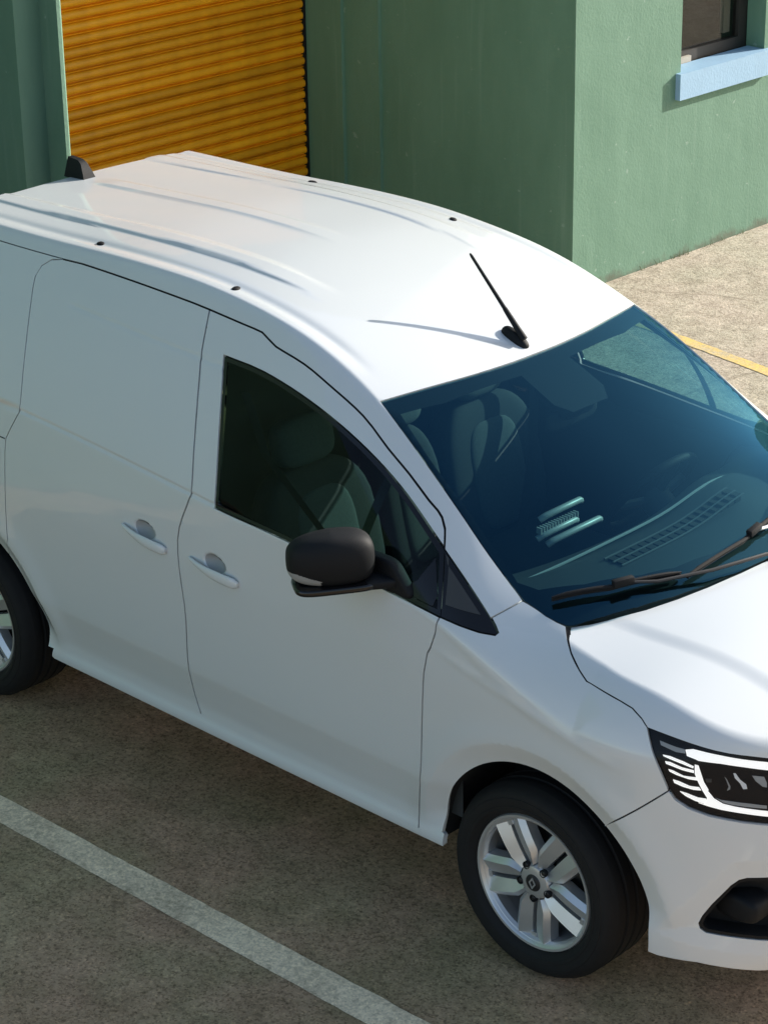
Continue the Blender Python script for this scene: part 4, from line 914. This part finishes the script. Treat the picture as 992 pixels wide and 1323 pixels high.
# ------------------------------------------------------------------ wing mirrors
for s_ in (1,):
    w = empty('wing_mirror', (0, 0, 0), van)
    MC = Vector((-.652, -1.035, 1.252)); MR = Matrix.Rotation(R_(-33), 3, 'Z')
    def mput(name, c, h, e, n, mat, tp=None, rz=0):
        V, Fc = superell((0, 0, 0), h, e, n, tp)
        V = np.array([tuple(MC+MR @ (Vector(c)+Vector(v))) for v in V])*np.array([1, s_, 1])
        return mesh_obj(name, V, Fc if s_ == 1 else [f[::-1] for f in Fc], mat, w, True)
    def tp(x, y, z):
        o = max(-y, 0)
        return (x*(1-.18*o-.12*abs(z))-.18*o*o if x > -.5 else x), y, z*(1-.16*o)-.05*o+.06*(1-x*x)*(z > 0)
    mput('mirror_housing', (0, 0, .006), (.074, .130, .079), .60, 26, M['black_plastic'], tp)
    mput('mirror_skirt', (0, .012, -.076), (.070, .128, .014), .45, 16, M['gloss_black'])
    V, Fc = superell((0, 0, 0), (1, 1, 1), .60, 90)
    V = np.array(V); Fk = [f for f in Fc if (lambda c: c[1] < -.30 and c[0] > -.15 and -.86 < c[2] < -.30-.55*max(0, (c[1]+.85)))(V[list(f)].mean(0))]
    use = sorted({i for f in Fk for i in f}); mp_ = {i: k for k, i in enumerate(use)}
    Vi = [tuple(MC+MR @ (Vector((0, 0, .006))+Vector(np.array(tp(*V[i]))*np.array([.0752, .1312, .0792])))) for i in use]
    mesh_obj('indicator_lens', np.array(Vi)*np.array([1, s_, 1]), [[mp_[i] for i in f] for f in Fk], M['grey_plastic'], w, True)
    mput('mirror_glass', (-.066, 0, 0), (.006, .105, .056), .5, 14, M['chrome'])
    mput('mirror_arm', (.022, .150, -.074), (.042, .062, .016), .5, 14, M['black_plastic'])
    V, Fc = superell((-.535, -.893, 1.190), (.075, .022, .052), .4, 14, lambda x, y, z: (x-.55*(z+.4), y, z))
    mesh_obj('mirror_foot', np.array(V)*np.array([1, s_, 1]), Fc, M['black_plastic'], w, True)

# ------------------------------------------------------------------ wheels
RW = .3225
def make_wheel():
    w = empty('wheel', (0, 0, 0), van)
    prof = [(.212, .055), (.218, .045), (.224, .020), (.236, .004), (.246, -.002), (.2475, -.0045), (.257, -.0065), (.2585, -.005), (.272, -.007), (.283, -.0058), (.2845, -.0035), (.290, -.003), (.303, .006), (.3125, .020), (.3185, .034)]
    tread = []
    y = .034
    for k in range(4):
        tread += [(RW-.001*abs(k-1.5), y+.004), (RW-.001*abs(k-1.5), y+.033), (RW-.011, y+.035), (RW-.011, y+.041)]; y += .043
    prof += tread + [(.3185, .212), (.30, .225), (.27, .232), (.236, .226), (.215, .20)]
    V, Fc = lathe(prof, 96); mesh_obj('tyre', V, Fc, M['tyre'], w, True).data.set_sharp_from_angle(angle=R_(40))
    # rim barrel with lip
    V, Fc = lathe([(.2235, .030), (.2255, .018), (.2225, .012), (.2150, .013), (.2075, .020), (.2035, .034), (.200, .09), (.192, .13), (.186, .19)], 80)
    rim = mesh_obj('rim', V, Fc, M['silver'], w, True); rim.data.set_sharp_from_angle(angle=R_(35))
    # five twin spokes, each twin a shallow V falling to a slot
    bm = bmesh.new()
    rs = [.052, .070, .092, .12, .15, .178, .2065]
    def yo(r): return .017+.9*(r-.14)**2
    for k in range(5):
        a0 = R_(-92.5+72*k)
        er, et = Vector((math.cos(a0), 0, math.sin(a0))), Vector((-math.sin(a0), 0, math.cos(a0)))
        for sg in (-1, 1):
            rows = []
            for r in rs:
                f = (r-.052)/(.2065-.052)
                vi = .0075 if .062 < r < .19 else .004
                vo = min(.062+.06*(r-.1), r*.715)
                vm = vo-.008
                y = yo(r)
                dip = .013+.006*f
                cw = min(.017, vo*.3)
                sec = [(vi, y+.042), (vi, y+dip), (vo-cw, y), (vo, y+.015), (vo+.002, y+.05)]
                rows.append([bm.verts.new(er*r+et*(sg*v)+Vector((0, yy, 0))) for v, yy in sec])
            for A, B in zip(rows[:-1], rows[1:]):
                for i in range(4):
                    bm.faces.new((A[i], A[i+1], B[i+1], B[i]) if sg < 0 else (A[i], B[i], B[i+1], A[i+1]))
            bm.faces.new(rows[-1] if sg < 0 else rows[-1][::-1])
        # filled feet of the slot: near the hub and at the rim
        for r0, r1 in ((.045, .066), (.186, .2065)):
            add_box(bm, r0, r1, -.010, .010, yo((r0+r1)/2)+.012, yo((r0+r1)/2)+.045, Matrix(((er.x, et.x, 0, 0), (0, 0, 1, 0), (er.z, et.z, 0, 0), (0, 0, 0, 1))))
    bm_obj('spoke', bm, M['silver'], w, 28)
    V, Fc = lathe([(.2215, .020), (.2130, .0185), (.2055, .0225), (.1995, .034), (.1985, .07)], 80); mesh_obj('rim_band', V, Fc, M['silver'], w, True).data.set_sharp_from_angle(angle=R_(24))
    V, Fc = lathe([(0, .018), (.040, .018), (.052, .022), (.058, .032), (.060, .07)], 40); mesh_obj('hub', V, Fc, M['silver'], w, True).data.set_sharp_from_angle(angle=R_(40))
    V, Fc = lathe([(0, .0135), (.024, .0135), (.0275, .0155), (.0285, .021)], 36); cap = mesh_obj('hub_cap', V, Fc, M['dark_metal'], w, True)
    # lozenge badge
    bm = bmesh.new(); R1 = []
    for sc in (1, .62):
        R1.append([bm.verts.new((x*sc, .0115, z*sc)) for x, z in ((0, .020), (.0135, 0), (0, -.020), (-.0135, 0))])
    for i in range(4): bm.faces.new((R1[0][i], R1[0][(i+1) % 4], R1[1][(i+1) % 4], R1[1][i]))
    bmesh.ops.extrude_face_region(bm, geom=bm.faces[:]); bmesh.ops.translate(bm, verts=bm.verts[8:] if False else [v for v in bm.verts][8:], vec=(0, .003, 0))
    bm_obj('badge', bm, M['silver'], cap)
    for k in range(5):
        a = R_(-92.5+72*k); V, Fc = lathe([(0, .020), (.007, .020), (.0085, .022), (.0085, .04)], 12)
        mesh_obj('wheel_nut', [(x+.057*math.cos(a), y, z+.057*math.sin(a)) for x, y, z in V], Fc, M['dark_metal'], w, True)
        V, Fc = lathe([(.0125, .030), (.0125, .0185), (.0105, .0185), (.0105, .03)], 16)
        mesh_obj('nut_seat', [(x+.057*math.cos(a), y, z+.057*math.sin(a)) for x, y, z in V], Fc, M['rubber'], w, True)
    V, Fc = lathe([(0, .085), (.075, .085), (.08, .10), (.145, .10), (.145, .12), (0, .12)], 48); mesh_obj('brake_disc', V, Fc, M['dark_metal'], w, True)
    V, Fc = lathe([(0, .135), (.19, .135)], 32); mesh_obj('backing_plate', V, Fc, M['well'], w)
    return w
def copy_tree(o, parent):
    c = o.copy(); COL.objects.link(c); c.parent = parent
    for ch in list(o.children): copy_tree(ch, c)
    return c
w0 = make_wheel(); YW = -.872
w0.location = (0, YW, RW-.0025)
for loc, rz, spin in (((-2.716, YW, RW-.0025), 0, 31), ((0, -YW, RW-.0025), PI, 12), ((-2.716, -YW, RW-.0025), PI, 50)):
    c = copy_tree(w0, van); c.location = loc; c.rotation_euler = (0, R_(spin), rz)
# wheel housings and underbody
for i, (cx, cz, r) in enumerate(ARCH):
    for s_ in (-1, 1):
        a = np.radians(np.linspace(-1, 181, 40)); ro = r+.012
        P = at_xz(cx+r*np.cos(a), np.maximum(cz+r*np.sin(a), .26)); yo_ = np.abs(P[:, 1])-.012
        V = []
        for k in range(40): V += [(cx+ro*math.cos(a[k]), s_*yo_[k], cz+ro*math.sin(a[k])), (cx+ro*math.cos(a[k]), s_*.56, cz+ro*math.sin(a[k]))]
        Fc = [(2*k, 2*k+1, 2*k+3, 2*k+2) for k in range(39)]+[tuple(2*k+1 for k in range(40))]
        mesh_obj('wheel_arch_liner', V, Fc, M['well'], van)
box('underbody', -3.05, .60, -.54, .54, .22, .34, M['well'], van)
box('underbody', -2.05, -.50, -.70, .70, .26, .36, M['well'], van)
box('underbody', -3.0, -2.95, -.80, .80, .36, 1.5, M['well'], van)
box('engine_cover', -.05, .60, -.55, .55, .34, .95, M['well'], van)
box('tailgate', -3.13, -3.08, -.55, .55, .45, 1.6, PA, van, .02)

# ------------------------------------------------------------------ cabin
box('cabin_floor', -2.15, -.46, -.83, .83, .37, .42, M['trim'], van)
box('cabin_floor', -3.0, -2.16, -.54, .54, .37, .42, M['trim'], van)
box('bulkhead', -1.62, -1.59, -.82, .82, .42, 1.20, M['trim'], van, .01)
box('bulkhead', -1.62, -1.59, -.66, .66, 1.20, 1.66, M['trim'], van, .01)
# headlining
q = np.array([(x, y) for x in np.linspace(-1.58, -.86, 10) for y in np.linspace(-.56, .56, 12)])
P = top_pts(q[:, 0], q[:, 1], Fbody)-np.array([0, 0, .035])
mesh_obj('headlining', P, [(i*12+j, i*12+j+1, (i+1)*12+j+1, (i+1)*12+j) for i in range(9) for j in range(11)], M['headliner'], van, True)
# dashboard: a lofted moulding below the glass
xs_ = [(.17, 1.085), (.05, 1.120), (-.12, 1.128), (-.25, 1.122), (-.34, 1.105), (-.385, 1.06), (-.40, .95), (-.36, .72), (-.25, .60)]
ys_ = np.linspace(-.80, .80, 33); V = []
for x, z in xs_:
    for y in ys_:
        c = (abs(y)/.80)
        hood = .045*math.exp(-((y-.37)/.20)**2)*(1 if -.36 < x < -.15 else .35 if x < -.1 else 0)
        V.append((x-.10*c**3-(.0 if x > -.2 else .06*c*c), y*(1-.06*(x > 0)), z+hood-.055*c**4*(x > -.2)))
Fc = [(i*33+j, i*33+j+1, (i+1)*33+j+1, (i+1)*33+j) for i in range(len(xs_)-1) for j in range(32)]
dashb = mesh_obj('dashboard', V, Fc, M['dash'], van, True)
# defroster grille on the dash top and a pale moulding along its edge
def dz(y): return 1.126+.045*math.exp(-((y-.37)/.20)**2)
for k in range(17):
    y0 = -.27+.036*k; z = dz(y0+.014)
    box('defroster_slot', -.214, -.190, y0, y0+.028, z-.02, z+.0045, M['well'], dashb)
    box('defroster_slot', -.180, -.156, y0, y0+.028, z-.02, z+.0055, M['well'], dashb)
for x in (-.220, -.185, -.150):
    bm = bmesh.new(); tube(bm, [(x, y, dz(y)+.004) for y in np.linspace(-.28, .34, 24)], .0032, 6); bm_obj('defroster_rib', bm, M['vent_rib'], dashb, 50)
bm = bmesh.new(); tube(bm, [(-.30-.05*(abs(y)/.7)**3, y, 1.125-.02*(abs(y)/.7)**2+.04*math.exp(-((y-.37)/.20)**2)) for y in np.linspace(-.70, .66, 30)], .005, 6)
bm_obj('dash_moulding', bm, M['grey_plastic'], dashb, 50)
# grey bars and thin fins above the dash
for x, z, y0, y1 in ((-.47, 1.205, -.30, -.10), (-.445, 1.160, -.34, -.15), (-.43, 1.135, -.31, -.05)):
    bm = bmesh.new(); tube(bm, [(x, y0, z-.012), (x+.01, y0+.02, z), (x+.012, y1-.02, z+.004), (x, y1, z-.008)], .011, 8); bm_obj('dash_bar', bm, M['grey_plastic'], dashb, 50)
for k in range(14):
    box('dash_fin', -.452, -.432, -.335+.0135*k, -.330+.0135*k, 1.166, 1.186, M['grey_plastic'], dashb)
# steering wheel (left) and mirror
sw = empty('steering_wheel', (0, 0, 0), van)
bm = bmesh.new(); c0 = Vector((-.56, .37, 1.05)); ax = Vector((-.80, 0, .60)).normalized(); e1 = Vector((0, 1, 0)); e2 = ax.cross(e1)
pts = [c0+.185*(math.cos(t)*e1+math.sin(t)*e2) for t in np.linspace(0, 2*PI, 41)]
tube(bm, pts, .015, 10, False); bm_obj('steering_rim', bm, M['rubber'], sw, 60)
bm = bmesh.new()
for t in (0, PI, -PI/2): tube(bm, [c0-ax*.03, c0+.18*(math.cos(t)*e1+math.sin(t)*e2)], .016, 8)
tube(bm, [c0-ax*.20, c0-ax*.01], .055, 16); bm_obj('steering_hub', bm, M['dash'], sw, 40)
V, Fc = superell((-.60, 0, 1.43), (.012, .125, .036), .55, 14)
mv = empty('rear_view_mirror', (0, 0, 0), van)
mesh_obj('mirror_shell', V, Fc, M['black_plastic'], mv, True)
box('mirror_stalk', -.60, -.565, -.012, .012, 1.44, 1.50, M['black_plastic'], mv, .005)
box('camera_cover', -.70, -.54, -.075, .075, 1.468, 1.535, M['frit'], mv, .02, Matrix.Translation((-.62, 0, 1.50)) @ Matrix.Rotation(R_(25), 4, 'Y') @ Matrix.Translation((.62, 0, -1.515)))
# seats
def seat(y, wide, pale):
    s_ = empty('seat', (0, 0, 0), van)
    mt = M['seat']
    V, Fc = superell((-1.08, y, .60), (.27, wide, .09), .45, 16); mesh_obj('seat_cushion', V, Fc, mt, s_, True)
    ang_ = R_(-14)
    def place(V, c, a=ang_):
        Mx = Matrix.Translation(c) @ Matrix.Rotation(a, 4, 'Y'); return [tuple(Mx @ Vector(v)) for v in V]
    V, Fc = superell((0, 0, 0), (.075, wide, .27), .5, 18, lambda x, yy, z: (x+.25*abs(yy)**3*(1 if x > 0 else .3), yy*(1-.22*max(z, 0)**2), z))
    mesh_obj('backrest', place(V, Vector((-1.36, y, .90))), Fc, mt, s_, True)
    V, Fc = superell((0, 0, 0), (.02, wide*.55, .20), .6, 14)
    mesh_obj('backrest_panel', place(V, Vector((-1.292, y, .90))), Fc, M['seat_pale'], s_, True)
    hs = [0] if wide < .3 else [-.2, .2]
    for dy in hs:
        V, Fc = superell((0, 0, 0), (.05, .125, .085), .6, 16); mesh_obj('headrest', place(V, Vector((-1.415, y+dy, 1.245))), Fc, M['seat_pale'], s_, True)
        bm = bmesh.new(); tube(bm, [(-1.41, y+dy-.05, 1.12), (-1.42, y+dy-.05, 1.22)], .006, 6); tube(bm, [(-1.41, y+dy+.05, 1.12), (-1.42, y+dy+.05, 1.22)], .006, 6); bm_obj('headrest_post', bm, M['chrome'], s_)
seat(-.42, .25, 0); seat(.42, .25, 1); seat(0.0, .15, 0)
# seat belts on the door pillars
for s_ in (-1, 1):
    bm = bmesh.new(); pts = [(-1.37, s_*.70, 1.50), (-1.33, s_*.66, 1.28), (-1.20, s_*.50, .95), (-1.10, s_*.33, .76)]
    V = []; 
    for p in pts: V += [(p[0]-.022, p[1], p[2]), (p[0]+.022, p[1], p[2]+.006)]
    mesh_obj('seat_belt', V, [(2*i, 2*i+1, 2*i+3, 2*i+2) for i in range(3)], M['dash'], van)
# inner door cards
for s_ in (1, -1):
    V = []; n = 14
    for x in np.linspace(-1.50, -.30, n):
        for z in (.42, .75, 1.09): V.append((x, -s_*.84, z))
    mesh_obj('door_card', V, [(i*3+j, i*3+j+1, i*3+j+4, i*3+j+3) for i in range(n-1) for j in range(2)], M['trim'], van)

# ------------------------------------------------------------------ ground and markings
S_ = 400
bm = bmesh.new(); vs = [bm.verts.new(v) for v in ((-S_, -S_, 0), (S_, -S_, 0), (S_, S_, 0), (-S_, S_, 0))]; bm.faces.new(vs)
tag(bm_obj('ground', bm, M['ground']), kind='structure')
def strip(name, top, bot, mat, jit=.002, h=.002):
    """painted line between two edges, both slightly ragged"""
    bm = bmesh.new(); n = int(abs(top[-1][0]-top[0][0])/.018); E = []
    for e in (top, bot):
        e = np.array(e); x = np.linspace(e[0][0], e[-1][0], n); y = np.interp(x, e[:, 0], e[:, 1])
        k = np.convolve(rng.normal(0, 1, n+8), [.2, .3, .3, .2], 'same')[4:-4]
        E.append([bm.verts.new((a, b_+jit*c, h)) for a, b_, c in zip(x, y, k)])
    for i in range(n-1): bm.faces.new((E[1][i], E[1][i+1], E[0][i+1], E[0][i]))
    return tag(bm_obj(name, bm, mat), kind='structure')
bm = bmesh.new(); bm.faces.new([bm.verts.new(v) for v in ((-60, 1.1, .004), (60, 1.1, .004), (60, 60, .004), (-60, 60, .004))]); tag(bm_obj('sunlit_ground_sheet', bm, M['ground_sunlit']), kind='structure')  # paler sheet over the sunlit side; brightens the ground by colour
strip('white_parking_line', [(-6.5, -1.333), (2.0, -1.235)], [(-6.5, -1.428), (2.0, -1.369)], M['white_line'])
strip('yellow_parking_line', [(-3.7, 4.045), (-3.145, 3.98), (-2.606, 3.907), (2.5, 3.30)], [(-3.7, 3.975), (-2.939, 3.872), (-2.54, 3.815), (2.5, 3.20)], M['yellow_line'], .004, .0065)

# ------------------------------------------------------------------ the green building
XF, YC, XS_ = -4.066, 4.10, -6.06
wal = empty('green_building'); tag(wal, 'green rendered building corner with a pale blue window sill behind the van', 'building')
Ht = 6.5
# front wall with a window opening, built from blocks round the opening
wy0, wy1, wz0, wz1 = 5.0, 5.775, 1.06, 2.30
XB = XF-.13
def wallbox(*a, bv=.006): return box('wall', *a, M['wall'], wal, bv)
bm = bmesh.new()
def quadface(bm, pts): bm.faces.new([bm.verts.new(p) for p in pts])
ys = [YC, wy0, wy1, 14.0]; zs = [0, wz0, wz1, Ht]
for i in range(3):
    for j in range(3):
        if i == 1 and j == 1: continue
        quadface(bm, [(XF, ys[i], zs[j]), (XF, ys[i+1], zs[j]), (XF, ys[i+1], zs[j+1]), (XF, ys[i], zs[j+1])])
# reveals
quadface(bm, [(XF, wy0, wz0), (XB, wy0, wz0), (XB, wy0, wz1), (XF, wy0, wz1)]); quadface(bm, [(XF, wy1, wz0), (XB, wy1, wz0), (XB, wy1, wz1), (XF, wy1, wz1)])
quadface(bm, [(XF, wy0, wz1), (XF, wy1, wz1), (XB, wy1, wz1), (XB, wy0, wz1)]); quadface(bm, [(XF, wy0, wz0), (XF, wy1, wz0), (XB, wy1, wz0), (XB, wy0, wz0)])
# return wall towards the shutter, stepping out twice at the door jamb
st = [(XF, YC), (-5.489, YC), (-5.489, YC-.022), (-5.762, YC-.022), (-5.762, YC-.044), (XS_-.15, YC-.044)]
for a, b in zip(st[:-1], st[1:]): quadface(bm, [(a[0], a[1], 0), (b[0], b[1], 0), (b[0], b[1], Ht), (a[0], a[1], Ht)])
quadface(bm, [(XF, YC, Ht), (XF, 14, Ht), (-14, 14, Ht), (-14, YC, Ht)])
quadface(bm, [(XF, 14, 0), (XF, 14, Ht), (-14, 14, Ht), (-14, 14, 0)])
bmesh.ops.remove_doubles(bm, verts=bm.verts, dist=.0005)
bmesh.ops.bevel(bm, geom=[e for e in bm.edges if abs(e.verts[0].co.x-XF) < .001 and abs(e.verts[1].co.x-XF) < .001 and abs(e.verts[0].co.y-YC) < .001 and abs(e.verts[1].co.y-YC) < .001], offset=.012, segments=3, profile=.5, affect='EDGES')
bmesh.ops.recalc_face_normals(bm, faces=bm.faces)
me_w = bm_obj('wall', bm, M['wall'], wal)
V = []; Fc = []
for cy, n in ((4.86, 5), (5.02, 9), (5.10, 12), (5.30, 6), (5.62, 5), (4.72, 4), (5.44, 4)):
    for k in range(n):
        y = cy+rng.normal(0, .03); x = XF+.006+abs(rng.normal(0, .008)); h = rng.uniform(.015, .05); dx, dy = rng.normal(0, .012), rng.normal(0, .015); b = len(V)
        V += [(x, y-.003, .004), (x, y+.003, .004), (x+dx*.5, y+dy*.5+.002, h*.6), (x+dx, y+dy, h)]; Fc += [(b, b+1, b+2), (b, b+2, b+3)]
tag(mesh_obj('weeds', V, Fc, simple('weed_green', (.06, .085, .03), .8)), 'sparse weeds growing along the foot of the green wall', 'weeds', kind='stuff')
# window
win_o = empty('window', (0, 0, 0), wal)
box('window_sill', XB+.01, XF+.034, 4.958, 5.805, .925, 1.072, M['sill_blue'], win_o, .006)
for nm, y0, y1, z0, z1, mt, dx in (('window_frame', wy0, wy1, wz0+.01, wz0+.075, 'frame_brown', 0), ('window_frame', wy0, wy0+.05, wz0+.075, wz1, 'frame_brown', 0), ('window_frame', wy1-.075, wy1, wz0+.075, wz1, 'frame_brown', 0), ('window_frame', wy0+.05, wy1-.075, wz1-.06, wz1, 'frame_brown', 0)):
    box(nm, XB-.05, XB-.005, y0, y1, z0, z1, M[mt], win_o, .006)
box('window_pane', XB-.032, XB-.026, wy0+.05, wy1-.075, wz0+.075, wz1-.06, M['win_glass'], win_o)
box('rail_light_patch', XB-.004, XB+.016, wy0+.004, wy0+.24, wz0+.014, wz0+.048, M['pale_window'], win_o, .004)  # pale patch painting the light caught on the bottom rail
box('pale_upright', XB-.075, XB-.05, wy1-.16, wy1-.10, wz0+.10, wz1-.06, M['pale_window'], win_o, .004)  # pale upright strip behind the pane
box('reflection_backing', XB-.14, XB-.12, wy0-.2, wy1+.2, wz0-.2, wz1+.2, M['reflection_brown'], win_o)  # added brown sheet, imitates the surroundings reflected in the pane
# left pier of the doorway: stepped moulding
pier = empty('door_pier'); tag(pier, 'stepped green pier on the left of the orange roller shutter', 'pier')
p_ = [(XS_-.15, .790), (XF-.02, .790), (XF, .770), (XF, .752), (-4.186, .752), (-4.186, .621), (-4.50, .621), (-4.50, -8.0)]
bm = bmesh.new()
for a, b in zip(p_[:-1], p_[1:]): quadface(bm, [(a[0], a[1], 0), (b[0], b[1], 0), (b[0], b[1], Ht), (a[0], a[1], Ht)])
quadface(bm, [(x, y, Ht) for x, y in p_]+[(XS_-.15, -8.0, Ht)])
bmesh.ops.remove_doubles(bm, verts=bm.verts, dist=.0005)
bm_obj('pier_wall', bm, M['wall'], pier)

# ------------------------------------------------------------------ roller shutter, slat by slat
sh = empty('roller_shutter', (0, 0, 0)); tag(sh, 'orange roller shutter of ribbed slats in the green doorway', 'shutter')
PIT = .0655; y0, y1 = .80, YC-.060
prof = [(-.016, 0), (-.001, .002), (.004, .010), (-.013, .0125), (-.013, .0165), (.002, .0195), (.010, .026), (.0135, .036), (.0135, .046), (.010, .056), (.001, .0625), (-.016, .0655)]
V = []; 
for x, z in prof: V += [(x, y0, z), (x, y1, z)]
Fc = [(2*i, 2*i+1, 2*i+3, 2*i+2) for i in range(len(prof)-1)]
sl0 = mesh_obj('slat', V, Fc, M['orange'], sh, True); sl0.data.set_sharp_from_angle(angle=R_(38))
sl0.location = (XS_, 0, .02)
for k in range(1, 60):
    c = sl0.copy(); COL.objects.link(c); c.parent = sh; c.location = (XS_+rng.uniform(-.0012, .0012), 0, .02+PIT*k); c.rotation_euler = (0, rng.normal(0, .035), 0)
box('guide_rail', XS_-.04, XS_+.016, YC-.062, YC-.0455, 0, 4.2, M['rubber'], sh)
